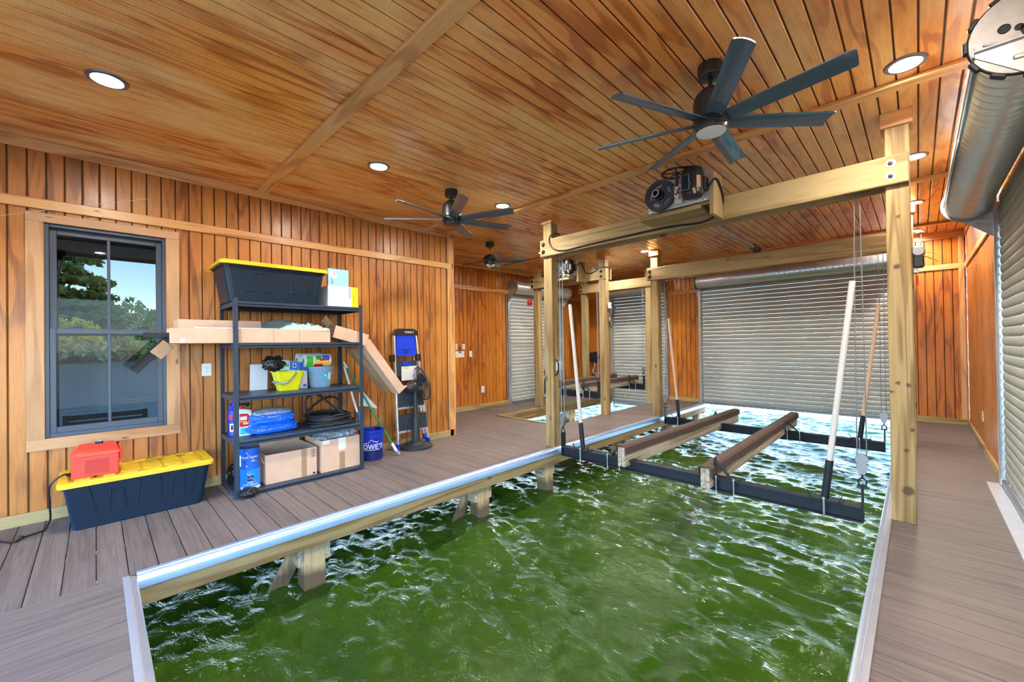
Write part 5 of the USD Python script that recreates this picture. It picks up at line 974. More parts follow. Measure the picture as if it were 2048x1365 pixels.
part(pf_, 'base', MB().lathe([(0.001, 0), (0.215, 0), (0.222, 0.008), (0.222, 0.032), (0.205, 0.042), (0.11, 0.058), (0.105, 0.07), (0.075, 0.085), (0.06, 0.09), (0.001, 0.09)], seg=48), 'fan_black', smooth=35)
part(pf_, 'stand', MB().lathe([(0.058, 0.085), (0.054, 0.25), (0.048, 0.42), (0.05, 0.43), (0.034, 0.44), (0.032, 0.80), (0.001, 0.80)], seg=28), 'fan_black', smooth=35)
for q, (rr_, aa) in enumerate(((0.15, 0.3), (0.18, -0.9), (0.19, 1.3))): part(pf_, 'base_screw', MB().lathe([(0.007, 0), (0.005, 0.003), (0.001, 0.003)], (rr_ * math.cos(aa), rr_ * math.sin(aa), 0.046 - 0.016 * (rr_ - 0.11) / 0.095), seg=10), 'zinc')
nf = np.array((0.14, 0.95, 0.24)); nf /= np.linalg.norm(nf); hc = np.array((0.0, -0.02, 0.84)) 
part(pf_, 'motor_housing', MB().lathe([(0.001, -0.13), (0.045, -0.125), (0.068, -0.09), (0.078, -0.02), (0.07, 0.035), (0.05, 0.045), (0.001, 0.045)], hc, nf, 28), 'fan_black', smooth=40)
part(pf_, 'neck', MB().bar((0, -0.01, 0.74), hc, 0.06, 0.05, 0.01), 'fan_black')
gcn = hc + nf * 0.11; Rg, _ = frame_from(gcn, gcn + nf); cg = MB(); RG = 0.235
def gp_(r, a_, h): return gcn + Rg @ np.array([r * math.cos(a_), r * math.sin(a_), h])
for r_, h_, w_r in ((RG, 0.0, 0.005), (RG, 0.014, 0.005), (0.15, 0.055, 0.002), (0.15, -0.045, 0.002), (0.07, 0.068, 0.002), (0.20, 0.035, 0.002)): cg.tube([gp_(r_, a_, h_) for a_ in np.linspace(0, 2 * np.pi, 41)[:-1]], w_r, 5, closed=True)
for q in range(56):
    a_ = q * 2 * np.pi / 56
    cg.tube([gp_(r_, a_ + 0.25 * (1 - r_ / RG), h_) for r_, h_ in ((RG, 0.012), (0.20, 0.036), (0.15, 0.055), (0.09, 0.067), (0.04, 0.07))], 0.0014, 4); cg.tube([gp_(r_, a_ - 0.2 * (1 - r_ / RG), h_) for r_, h_ in ((RG, 0.0), (0.20, -0.025), (0.13, -0.055), (0.07, -0.065))], 0.0014, 4)
part(pf_, 'wire_cage', cg, 'fan_black'); part(pf_, 'cage_badge', MB().lathe([(0.045, 0.066), (0.043, 0.076), (0.001, 0.078)], gcn, nf, 28), 'galvanised_dark', smooth=40)
for q in range(3):
    a0_ = q * 2.094 + 0.4; g = []
    for r_, w0, w1, h0, h1 in ((0.03, -0.3, 0.3, -0.012, 0.012), (0.10, -0.42, 0.42, -0.022, 0.02), (0.17, -0.5, 0.42, -0.026, 0.018), (0.205, -0.32, 0.25, -0.018, 0.012)): g += [gp_(r_, a0_ + w0, h0), gp_(r_, a0_ + w1, h1)]
    g = np.array(g); f_ = [[2 * k, 2 * k + 1, 2 * k + 3, 2 * k + 2] for k in range(3)]; gb = np.array(g) - nf * 0.003
    part(pf_, 'blade', MB().raw(np.vstack([g, gb]), np.array(f_ + [[a_ + 8 for a_ in reversed(x_)] for x_ in f_])), 'step_dark', smooth=True)
part(pf_, 'hub', MB().lathe([(0.001, 0.02), (0.03, 0.015), (0.035, -0.03), (0.001, -0.03)], gcn, nf, 20), 'step_dark', smooth=40)
part(pf_, 'power_cord', MB().tube(smooth_path([(0.03, -0.10, 0.78), (0.05, -0.11, 0.6), (0.04, -0.13, 0.4), (0.02, -0.15, 0.2), (0.0, -0.14, 0.09), (-0.08, -0.10, 0.06)], 40), 0.004, 6), 'cord_black', smooth=40)

# wall plates
def plate(label, c, n, u, w, h, kind):
    """c centre on the wall, n outward normal, u horizontal"""
    n, u = np.array(n, float), np.array(u, float); p = thing('wall_plate', label, {'outlet': 'outlet', 'switch': 'switch', 'blank': 'wall plate', 'remote': 'remote holder'}[kind], c); B = np.stack([u, n, np.array([0, 0, 1.])], 1)
    b_ = part(p, 'cover', MB().raw(*cham(n * 0.003, (w, 0.006, h), 0.002, B)), 'white_plastic')
    if kind == 'outlet':
        for z_ in (-0.02, 0.02):
            f_ = part(b_, 'socket_face', MB().raw(*cham(n * 0.0065 + [0, 0, z_], (0.034, 0.002, 0.028), 0.0008, B)), 'white_plastic')
            sl_ = MB()
            for k in (-1, 1): sl_.raw(*cham(n * 0.0074 + u * k * 0.0065 + [0, 0, z_ + 0.003], (0.0025, 0.001, 0.009), 0.0002, B))
            sl_.raw(*cham(n * 0.0074 + [0, 0, z_ - 0.009], (0.005, 0.001, 0.005), 0.0002, B)); part(b_, 'socket_slot', sl_, 'ink')
    elif kind == 'switch': part(b_, 'rocker', MB().raw(*cham(n * 0.0075, (0.032, 0.005, 0.065), 0.001, B)), 'paper')
    elif kind == 'remote': part(b_, 'button', MB().raw(*cham(n * 0.0068 + [0, 0, 0.02], (0.02, 0.003, 0.012), 0.001, B)).raw(*cham(n * 0.0068 + [0, 0, -0.01], (0.02, 0.003, 0.012), 0.001, B)), 'grey_handle')
    return p
plate('white double outlet on the wall between the window and the shelf', (XL, 0.789, 1.184), (1, 0, 0), (0, 1, 0), 0.08, 0.125, 'outlet')
XW = XA
plate('upper left of two slim white fan controls on the alcove wall', (XW, 5.242, 1.36), (1, 0, 0), (0, 1, 0), 0.075, 0.12, 'remote')
plate('upper right of two slim white fan controls on the alcove wall', (XW, 5.447, 1.36), (1, 0, 0), (0, 1, 0), 0.075, 0.12, 'remote')
p_ = plate('wide white multi-gang plate below the fan controls on the alcove wall', (XW, 5.347, 1.20), (1, 0, 0), (0, 1, 0), 0.225, 0.13, 'blank')
for k in (-1, 1): part(p_, 'rocker', MB().box((0.006, k * 0.07 - 0.016, -0.033), (0.010, k * 0.07 + 0.016, 0.033), 0.001), 'paper')
plate('single white switch on the alcove wall, right of the wide plate', (XW, 5.636, 1.20), (1, 0, 0), (0, 1, 0), 0.08, 0.13, 'switch')
plate('low white outlet near the base of the alcove wall', (XW, 5.97, 0.415), (1, 0, 0), (0, 1, 0), 0.09, 0.14, 'outlet')
plate('low white outlet on the right-hand wall beside the roll-up door', (XR, 7.80, 0.41), (-1, 0, 0), (0, 1, 0), 0.08, 0.125, 'outlet')
k_ = thing('key_hook', 'keys with a brown tag hanging over the wide plate on the alcove wall', 'keys', (XW, 5.345, 1.285)); part(k_, 'hook', MB().tube([(0.0, 0, 0.06), (0.02, 0, 0.06), (0.028, 0, 0.045), (0.02, 0, 0.03)], 0.004, 6), 'bolt_dark'); part(k_, 'tag', MB().box((0.006, -0.02, 0.01), (0.014, 0.022, 0.075), 0.004), 'dark_red', label='brown tag'); part(k_, 'key_ring', MB().tube([(0.016, 0.028 * math.sin(t), -0.03 + 0.03 * math.cos(t)) for t in np.linspace(0, 6.283, 17)[:-1]], 0.006, 6, closed=True), 'bolt_dark')
# ------------------------------------------------------------------ ceiling fans
def ceiling_fan(label, x, y, zb, R, phase, n=7, dome=True, rootw=0.10, lamp='diffuser', drop=0.0):
    f = thing('ceiling_fan', label, 'ceiling fan', (x, y, ZC)); b = zb - ZC
    part(f, 'canopy', MB().lathe([(0.001, 0), (0.070, 0), (0.072, -0.01), (0.072, -0.07), (0.066, -0.078), (0.03, -0.080), (0.028, -0.076), (0.012, -0.076)], seg=36), 'fan_black', smooth=35)
    part(f, 'downrod', MB().cyl((0, 0, -0.07), (0, 0, b + 0.19), 0.013, 16), 'fan_black', smooth=40)
    if dome:
        part(f, 'motor_housing', MB().lathe([(0.02, b + 0.215), (0.03, b + 0.212), (0.055, b + 0.20), (0.09, b + 0.165), (0.103, b + 0.12), (0.104, b + 0.02), (0.098, b + 0.015)], seg=44), 'fan_black', smooth=35)
        part(f, 'lower_housing', MB().lathe([(0.098, b + 0.015), (0.104, b + 0.005), (0.104, b - 0.03), (0.096, b - 0.036), (0.096, b - 0.05), (0.092, b - 0.065), (0.088, b - 0.066)], seg=44), 'fan_black', smooth=35)
        part(f, 'light_diffuser', MB().lathe([(0.089, b - 0.062), (0.086, b - 0.068), (0.05, b - 0.073), (0.001, b - 0.074)], seg=40), lamp, smooth=40, label='pale round light cover' if lamp == 'diffuser' else 'black cover plate')
    else:
        part(f, 'motor_housing', MB().lathe([(0.015, b + 0.10), (0.05, b + 0.095), (0.10, b + 0.06), (0.12, b + 0.03), (0.12, b - 0.02), (0.10, b - 0.03), (0.09, b - 0.075), (0.001, b - 0.08)], seg=40), 'fan_black', smooth=35)
        for q in range(3):
            a_ = q * 2.094 + 0.5; part(f, 'spot_lamp', MB().lathe([(0.001, 0.0), (0.03, 0.0), (0.034, -0.03), (0.028, -0.05), (0.001, -0.052)], (0.06 * math.cos(a_), 0.06 * math.sin(a_), b - 0.06), (0.5 * math.cos(a_), 0.5 * math.sin(a_), 1), 16), 'white_plastic', smooth=40)
    for k in range(n):
        a_ = phase + k * 2 * np.pi / n; d = np.array([math.cos(a_), math.sin(a_), 0]); t_ = np.array([-math.sin(a_), math.cos(a_), 0]); pit = math.radians(17)
        ch = t_ * math.cos(pit) - np.array([0, 0, 1]) * math.sin(pit); nn = np.cross(d, ch)
        m = MB(); st = []
        for r_, w_, sk in ((0.09, rootw, 0), (0.30, rootw + 0.008, 0.0), (R - 0.02, rootw + 0.012, 0.0), (R, rootw - 0.002, 0.012)):
            row = []
            for u_ in np.linspace(-0.5, 0.5, 6): row.append(d * (r_ - sk * (u_ + 0.5)) + ch * (w_ * u_) + nn * (0.010 * (1 - 4 * u_ * u_)) + np.array([0, 0, b]))
            st.append(np.array(row))
        top = np.array(st); bot = top - nn * 0.006; V = np.vstack([top.reshape(-1, 3), bot.reshape(-1, 3)]); fs = []
        for i in range(3):
            for j in range(5): q0 = i * 6 + j; fs += [[q0, q0 + 6, q0 + 7, q0 + 1], [24 + q0, 24 + q0 + 1, 24 + q0 + 7, 24 + q0 + 6]]
        for j in range(5): fs += [[j, j + 1, 24 + j + 1, 24 + j], [18 + j, 42 + j, 42 + j + 1, 18 + j + 1]]
        for i in range(3): fs += [[i * 6, 24 + i * 6, 30 + i * 6, 6 + i * 6], [i * 6 + 5, i * 6 + 11, i * 6 + 35, i * 6 + 29]]
        part(f, 'blade', m.raw(V, fs), 'fan_blade', smooth=30)
    return f
ceiling_fan('nearest large black seven-bladed ceiling fan with a pale light cover', -0.907, 2.73, 2.782, 0.735, 5.232, 7)
ceiling_fan('black seven-bladed ceiling fan near the left wall corner', -3.713, 2.82, 2.815, 0.748, 5.788, 7, lamp='fan_black')
ceiling_fan('farthest ceiling fan with wide dark blades and small spot lamps over the alcove', -5.18, 4.74, 2.835, 0.60, 0.80, 5, False, 0.13)

# ------------------------------------------------------------------ hoists on the lift beams
plain('hoist_plate', s(222, 220, 212), 0.4, 0.3, var=0.06, vscale=15)
plain('wheel_grey', s(66, 68, 78), 0.5)
def hoist(label, x, y, z, k=1.0, mirror=False):
    """x, y, z: bottom centre of the mounting plate; wheels towards -y"""
    h = thing('lift_hoist', label, 'hoist', (x, y, z)); W = 0.30
    part(h, 'ledge_board', MB().box((-W - 0.09, -0.03, -0.066), (W - 0.08, 0.245, -0.028), 0.004), 'treated_x'); part(h, 'side_board', MB().box((W + 0.003, -0.02, -0.14), (W + 0.042, 0.245, 0.27), 0.004), 'treated_z')
    part(h, 'spacer_board', MB().box((-W, 0.008, -0.028), (-W + 0.09, 0.245, 0.25), 0.004), 'treated_z'); part(h, 'back_board', MB().box((-W + 0.09, 0.02, -0.028), (W, 0.05, 0.0), 0.003), 'treated_x')
    part(h, 'mount_plate', MB().box((-W, -0.004, 0.0), (W, 0.006, 0.285), 0.002), 'hoist_plate')
    for bx, bz in ((-W + 0.025, 0.02), (W - 0.04, 0.02), (-W + 0.025, 0.262), (W - 0.04, 0.262)): part(h, 'bolt', MB().lathe([(0.013, 0), (0.013, 0.004), (0.008, 0.005), (0.008, 0.012), (0.001, 0.013)], (bx, -0.004, bz), (0, -1, 0), 12), 'zinc')
    disc = SPoint(0, 0).buffer(0.15, quad_segs=16)
    for q in range(5):
        a_ = q * 2 * np.pi / 5 + 0.5; ca, sa = math.cos(a_), math.sin(a_)
        slot = SPoly([(ca * 0.095 - sa * s_, sa * 0.095 + ca * s_) for s_ in (-0.025, 0.025)] + [(ca * 0.096 + sa * 0, sa * 0.096)]).buffer(0.018); disc = disc.difference(slot)
    part(h, 'drive_wheel', MB().prism(disc, (-0.155, -0.035, 0.145), (1, 0, 0), (0, 0, 1), (0, -1, 0), 0.022), 'wheel_grey')
    part(h, 'wheel_rim', MB().lathe([(0.142, -0.006), (0.152, -0.006), (0.155, 0.0), (0.152, 0.028), (0.142, 0.028)], (-0.155, -0.035, 0.145), (0, -1, 0), 44), 'wheel_grey', smooth=35)
    part(h, 'hub', MB().lathe([(0.05, 0), (0.045, 0.03), (0.034, 0.034), (0.034, 0.095), (0.026, 0.097), (0.026, 0.05)], (-0.155, -0.05, 0.145), (0, -1, 0), 28), 'bolt_dark', smooth=35); part(h, 'shaft', MB().cyl((-0.155, 0.2, 0.145), (-0.155, -0.12, 0.145), 0.017, 16), 'black_plastic', smooth=40); part(h, 'hub_rim', MB().lathe([(0.026, 0), (0.035, 0), (0.035, 0.003), (0.026, 0.003)], (-0.155, -0.1465, 0.145), (0, -1, 0), 28), 'zinc')
    part(h, 'gear_case', MB().box((-0.01, -0.06, 0.02), (0.07, -0.004, 0.21), 0.008).box((0.0, -0.085, 0.05), (0.055, -0.06, 0.18), 0.006), 'hoist_plate')
    gd = MB()
    for q in range(6): gd.cyl((0.012 + 0.035 * (q % 2), -0.0865, 0.065 + 0.045 * (q // 2)), (0.012 + 0.035 * (q % 2), -0.088, 0.065 + 0.045 * (q // 2)), 0.006, 8)
    part(h, 'gear_case_bolt', gd, 'ink', kind='stuff'); part(h, 'warning_mark', MB().bar((0.02, -0.0865, 0.09), (0.05, -0.0865, 0.15), 0.012, 0.001, 0.0002, up=(0, 1, 0)).bar((0.045, -0.0865, 0.10), (0.03, -0.0865, 0.145), 0.008, 0.001, 0.0002, up=(0, 1, 0)), 'label_red')
    mo = part(h, 'motor', MB().lathe([(0.001, 0.02), (0.08, 0.025), (0.092, 0.045), (0.094, 0.06), (0.094, 0.25), (0.085, 0.285), (0.06, 0.30), (0.001, 0.30)], (0.185, -0.10, 0), (0, 0, 1), 36), 'black_plastic', smooth=35)
    part(mo, 'motor_frame', MB().box((0.115, -0.205, 0.065), (0.20, -0.175, 0.22), 0.006), 'bin_black'); part(mo, 'frame_wire', MB().tube([(0.12, -0.207, 0.075), (0.12, -0.207, 0.21), (0.19, -0.207, 0.215), (0.19, -0.207, 0.15), (0.197, -0.207, 0.13), (0.19, -0.207, 0.11), (0.19, -0.207, 0.075), (0.12, -0.207, 0.075)], 0.003, 6), 'grey_handle')
    part(mo, 'motor_label', wrap(MB(), 0.0948, 0.0948, 0.09, 0.2, -0.85, -0.42).mesh().apply_translation((0.185, -0.10, 0)), 'cardboard'); part(mo, 'terminal_box', MB().box((0.265, -0.09, 0.08), (0.295, -0.01, 0.20), 0.006), 'ink'); part(mo, 'tag', MB().bar((0.24, -0.19, 0.03), (0.225, -0.19, 0.085), 0.02, 0.004, 0.001, up=(0, 1, 0)), 'pole_wood')
    part(h, 'belt_pulley', MB().lathe([(0.125, -0.008), (0.138, -0.008), (0.132, 0), (0.138, 0.008), (0.125, 0.008), (0.125, -0.008)], (0.02, -0.06, 0.315), (0, 0, 1), 40), 'wheel_grey', smooth=35)
    sp = MB()
    for q in range(5): a_ = q * 1.2566; sp.bar((0.02 + 0.02 * math.cos(a_), -0.06 + 0.02 * math.sin(a_), 0.315), (0.02 + 0.127 * math.cos(a_), -0.06 + 0.127 * math.sin(a_), 0.315), 0.018, 0.01, 0.003)
    part(h, 'pulley_spokes', sp.cyl((0.02, -0.06, 0.17), (0.02, -0.06, 0.325), 0.016, 14), 'wheel_grey'); part(h, 'motor_pulley', MB().lathe([(0.001, 0.30), (0.018, 0.30), (0.022, 0.305), (0.016, 0.315), (0.022, 0.325), (0.001, 0.325)], (0.185, -0.10, 0), (0, 0, 1), 20), 'zinc')
    part(h, 'drive_belt', MB().tube([(0.02 + 0.137 * math.cos(a_), -0.06 + 0.137 * math.sin(a_), 0.315) for a_ in np.linspace(0.9, 5.2, 24)] + [(0.175, -0.122, 0.315), (0.205, -0.112, 0.315), (0.205, -0.088, 0.315)], 0.006, 6, closed=True), 'rubber')
    return h
h1 = hoist('nearest electric hoist with a slotted wheel and black motor on the front lift beam', -1.66, 4.022, 2.718)
hoist('second electric hoist, on the front beam of the small slip behind a post', -5.06, 6.66, 2.745)
cord = MB().tube(smooth_path([(-1.38, 3.99, 2.80), (-1.345, 3.985, 2.84), (-1.315, 4.02, 2.90), (-1.308, 4.16, 2.86), (-1.33, 4.262, 2.71), (-1.41, 4.262, 2.62), (-1.69, 4.262, 2.60), (-2.03, 4.262, 2.618), (-2.54, 4.262, 2.613), (-3.05, 4.262, 2.605), (-3.295, 4.262, 2.61), (-3.43, 4.262, 2.67), (-3.482, 4.262, 2.76), (-3.47, 4.262, 2.83), (-3.42, 4.275, 2.855), (-3.38, 4.36, 2.85)], 140), 0.010, 8)
solo('hoist_cord', cord, 'cord_black', 'black cord running along the front lift beam from the nearest hoist', 'cord', smooth=40)
cord = MB().tube(smooth_path([(-4.76, 6.62, 2.83), (-4.70, 6.64, 2.95), (-4.70, 6.80, 2.93), (-4.69, 6.876, 2.80), (-4.60, 6.876, 2.775), (-4.48, 6.876, 2.80), (-4.42, 6.876, 2.84)], 60), 0.010, 8); solo('hoist_cord', cord, 'cord_black', 'short black cord looping from the second hoist to the post', 'cord', smooth=40)
solo('cable_strap', MB().box((-4.55, 6.862, 2.85), (-4.255, 6.885, 2.875), 0.004).box((-4.262, 6.87, 2.85), (-4.25, 7.05, 2.875), 0.004), 'black_plastic', 'black strap wrapped round the post above the second hoist', 'strap')
sh_ = thing('drive_shaft', 'black drive pipe running overhead between the two lift beams', 'pipe', (-1.8, 4.5, 2.855)); part(sh_, 'pipe', MB().cyl((0, -0.3, 0), (0, 2.75, 0), 0.032, 20), 'galvanised_dark', smooth=40); part(sh_, 'coupling', MB().lathe([(0.032, 0), (0.045, 0.004), (0.045, 0.05), (0.032, 0.054)], (0, 2.66, 0), (0, 1, 0), 20), 'lift_steel', smooth=35)
plain('rust', s(112, 62, 40), 0.8, var=0.2, vscale=40); part(sh_, 'pipe_end', MB().cyl((0, 2.75, 0), (0, 2.98, 0), 0.03, 20), 'rust', smooth=40, label='rusty pipe end'); part(sh_, 'bearing_block', MB().box((-0.05, 2.86, -0.055), (0.05, 3.04, -0.03), 0.003).cyl((0, 2.90, 0), (0, 3.0, 0), 0.04, 20), 'lift_steel')
rs_ = thing('lift_motor', 'grey geared motor on the far side of the foreground post, with red tags below', 'motor', (0.02, 7.40, 2.40)); part(rs_, 'motor_body', MB().lathe([(0.001, -0.10), (0.05, -0.10), (0.065, -0.085), (0.065, 0.07), (0.05, 0.085), (0.001, 0.085)], (0.0, 0, 0.10), (0, 1, 0), 28), 'galvanised_dark', smooth=35); part(rs_, 'gearbox', MB().box((-0.05, -0.08, -0.10), (0.05, 0.06, 0.05), 0.012), 'black_plastic'); part(rs_, 'bracket', MB().box((-0.05, 0.0, -0.16), (0.0, 0.06, 0.18), 0.004), 'galvanised')
part(rs_, 'hanging_tag', MB().box((-0.03, -0.06, -0.33), (-0.005, -0.05, -0.20), 0.002), 'label_red'); part(rs_, 'lead_wire', MB().tube(smooth_path([(0.02, -0.08, 0.05), (0.10, -0.09, 0.0), (0.17, -0.09, -0.05)], 14), 0.006, 6).tube(smooth_path([(0.02, -0.08, 0.10), (0.09, -0.09, 0.07), (0.16, -0.09, 0.045)], 14), 0.006, 6), 'cardboard_dark')
pn = thing('hanging_box', 'small pinkish-white box hanging by a dark cord from the ceiling near the back wall', 'sensor', (0.055, 9.40, ZC)); part(pn, 'ceiling_plate', MB().box((-0.05, -0.05, -0.03), (0.05, 0.05, 0), 0.006), 'pole_wood'); part(pn, 'cord', MB().tube(smooth_path([(0, 0, -0.03), (0.01, 0, -0.12), (0.0, -0.02, -0.22), (-0.02, -0.03, -0.27)], 20), 0.007, 6), 'cord_black', smooth=40); part(pn, 'box', MB().raw(*cham((-0.03, -0.04, -0.32), (0.08, 0.05, 0.08), 0.006, roty(30))), 'paper')
rl = thing('warning_light', 'red and white signal light fixed to the leftmost post', 'signal light', (-6.175, 6.92, 2.325)); part(rl, 'red_housing', MB().lathe([(0.001, -0.11), (0.05, -0.11), (0.055, -0.10), (0.055, -0.02), (0.04, 0.0), (0.001, 0.0)], (0, 0, 0), (1, 0.55, 0), 28), 'label_red', smooth=35, label='red housing'); part(rl, 'lens', MB().lathe([(0.044, -0.112), (0.035, -0.125), (0.001, -0.13)], (0, 0, 0), (1, 0.55, 0), 24), 'white_plastic', smooth=40); part(rl, 'arm', MB().bar((0.0, 0, 0), (0.03, 0.08, 0.02), 0.025, 0.025, 0.004), 'white_plastic')
pb_ = thing('cord_box', 'white outlet box with a hanging black charger on the post between the slips', 'outlet box', (-4.27, 7.0, 2.0)); part(pb_, 'box', MB().box((0, -0.03, 0.06), (0.04, 0.06, 0.18), 0.006), 'white_plastic'); part(pb_, 'cord', MB().tube(smooth_path([(0.04, 0.02, 0.12), (0.08, 0.04, 0.13), (0.11, 0.06, 0.08), (0.09, 0.06, 0.02)], 24), 0.008, 6).tube(smooth_path([(0.05, 0.03, -0.15), (0.02, 0.02, -0.2), (0.03, 0.03, -0.28), (0.05, 0.03, -0.32)], 24), 0.007, 6), 'cord_black', smooth=40)
part(pb_, 'charger', MB().bar((0.095, 0.06, 0.03), (0.05, 0.03, -0.14), 0.05, 0.035, 0.008), 'black_plastic'); part(pb_, 'tag', MB().box((0.01, 0.0, -0.19), (0.015, 0.07, -0.11), 0.003), 'paper')
pb_ = thing('cord_box', 'white box with a black cord loop on the front left lift post', 'outlet box', (-3.49, 4.40, 1.08)); part(pb_, 'box', MB().box((0, -0.03, -0.05), (0.045, 0.05, 0.07), 0.006), 'white_plastic'); part(pb_, 'cord', MB().tube(smooth_path([(0.01, -0.05, 0.10), (0.05, -0.055, 0.08), (0.065, -0.06, 0.0), (0.05, -0.055, -0.08), (0.01, -0.05, -0.11)], 24), 0.010, 8), 'cord_black', smooth=40)
wr = thing('wall_reel', 'round black reel on the back wall between the small roll-up door and the corner', 'reel', (-6.37, YB, 1.0)); part(wr, 'flange', MB().lathe([(0.001, 0.03), (0.14, 0.03), (0.14, 0.045), (0.05, 0.05)], (0, 0, 0), (0, -1, 0), 32).lathe([(0.05, 0.15), (0.14, 0.155), (0.14, 0.17), (0.02, 0.17), (0.001, 0.165)], (0, 0, 0), (0, -1, 0), 32), 'black_plastic', smooth=35)
part(wr, 'hose_coil', MB().lathe([(0.05, 0.05), (0.115, 0.05), (0.12, 0.07), (0.115, 0.09), (0.12, 0.11), (0.115, 0.13), (0.12, 0.14), (0.05, 0.15)], (0, 0, 0), (0, -1, 0), 32), 'rubber', smooth=35); part(wr, 'bracket', MB().box((-0.03, -0.03, -0.16), (0.03, 0.0, 0.16), 0.004), 'lift_steel'); part(wr, 'hanging_hose', MB().tube(smooth_path([(0.0, -0.10, -0.11), (0.02, -0.11, -0.25), (-0.02, -0.12, -0.38), (0.03, -0.11, -0.47)], 30), 0.012, 8), 'paper', smooth=40)
solo('cobweb_thread', MB().tube([(-5.05, -0.55, 2.44), (-5.0, -0.05, 2.63), (-5.08, 0.35, 2.80)], 0.0012, 4), 'paper', 'single pale thread of cobweb crossing in front of the window trim', 'cobweb')
wl = thing('wire_bracket', 'dark bracket with thin red wires on the back wall behind the small slip', 'wires', (-6.02, YB, 2.55)); part(wl, 'bracket', MB().box((-0.02, -0.03, -0.03), (0.12, 0.0, 0.06), 0.006), 'black_plastic'); part(wl, 'loose_wire', MB().tube(smooth_path([(0.0, -0.03, 0.0), (-0.06, -0.05, -0.06), (-0.05, -0.05, -0.16), (0.0, -0.04, -0.24)], 20), 0.006, 6), 'label_red')

# ------------------------------------------------------------------ outside the window: bench, far shore, trees
solo('outer_deck', MB().box((XL - 1.6, YF - 0.5, -0.06), (XL - 0.11, YC + 1.0, -0.03), 0.003), 'deck_y1', 'narrow outer deck along the outside of the window wall', 'deck')
bn = thing('bench', 'dark slatted bench back outside the lower window pane', 'bench', (-6.2, 0.08, -0.03))
for yy in (-0.30, 0.30): part(bn, 'upright', MB().bar((-0.06 + 0.0, yy, 0.0), (0.02, yy, 0.77), 0.05, 0.05), 'galvanised_dark')
for q, zz in enumerate((0.732, 0.666, 0.60)): part(bn, 'back_slat', MB().box((-0.005, -0.31, zz - 0.027), (0.02, 0.31, zz + 0.027), 0.004), 'galvanised_dark')
for q in range(4): part(bn, 'seat_slat', MB().box((-0.48 + q * 0.105, -0.34, 0.40), (-0.39 + q * 0.105, 0.34, 0.425), 0.004), 'galvanised_dark')
for yy in (-0.31, 0.31): part(bn, 'front_leg', MB().box((-0.46, yy - 0.025, 0), (-0.41, yy + 0.025, 0.40), 0.004), 'galvanised_dark')
op = thing('eave_post', 'dark eave bracket with a pale cord outside the upper left of the window', 'bracket', (-5.86, -0.36, 2.0)); part(op, 'post', MB().box((-0.05, -0.09, -2.03), (0.05, 0.11, 0.37), 0.005), 'rust'); part(op, 'arm', MB().box((-0.03, 0.11, 0.27), (0.03, 0.16, 0.36), 0.005), 'rust'); part(op, 'cord', MB().tube(smooth_path([(0.06, 0.15, 0.30), (0.06, 0.12, 0.18), (0.06, 0.06, 0.0), (0.06, 0.04, -0.2)], 24), 0.006, 6), 'paper', smooth=40)
plain('earth', s(126, 100, 70), 0.95, var=0.2, vscale=0.3)
def leafmat(name, c1, c2):
    mat(name, {'g': ('geometry', {}), 'n': ('noise_texture', {'scale': 0.9, 'detail': 3.0}), 'r': ('rgb_ramp', {'ramp': [(0.3, c1), (0.7, c2)]}), 'd': ('diffuse_bsdf', {}), 't': ('translucent_bsdf', {}), 'm': ('mix_closure', {'fac': 0.3})}, [('g.position', 'n.vector'), ('n.fac', 'r.fac'), ('r.color', 'd.color'), ('r.color', 't.color'), ('d.BSDF', 'm.closure1'), ('t.BSDF', 'm.closure2')], 'm.closure')
leafmat('leaf_pine', s(92, 112, 62), s(140, 158, 96)); leafmat('leaf_yellow', s(206, 190, 60), s(226, 212, 104)); leafmat('leaf_mid', s(128, 150, 74), s(178, 184, 108)); leafmat('leaf_silver', s(150, 166, 120), s(190, 198, 152)); plain('bark', s(92, 72, 56), 0.9)
sm = MB(); sx = np.linspace(0, 1, 24); sy = np.linspace(-120, 260, 60)
SH = np.array([[(-84 - 0.42 * max(y_ + 6, 0) - 3 * math.sin(y_ * 0.11) - t_ * 150, y_, WZ - 0.4 + 9 * t_ ** 1.4 + 1.2 * min(t_ * 12, 1)) for y_ in sy] for t_ in sx]); I2, J2 = np.meshgrid(np.arange(23), np.arange(59), indexing='ij'); qi = (I2 * 60 + J2).ravel()
sm.raw(SH.reshape(-1, 3), np.stack([qi, qi + 1, qi + 61, qi + 60], 1)); solo('far_shore', sm, 'earth', kind='structure', label='brown earth bank of the far shore', smooth=True)
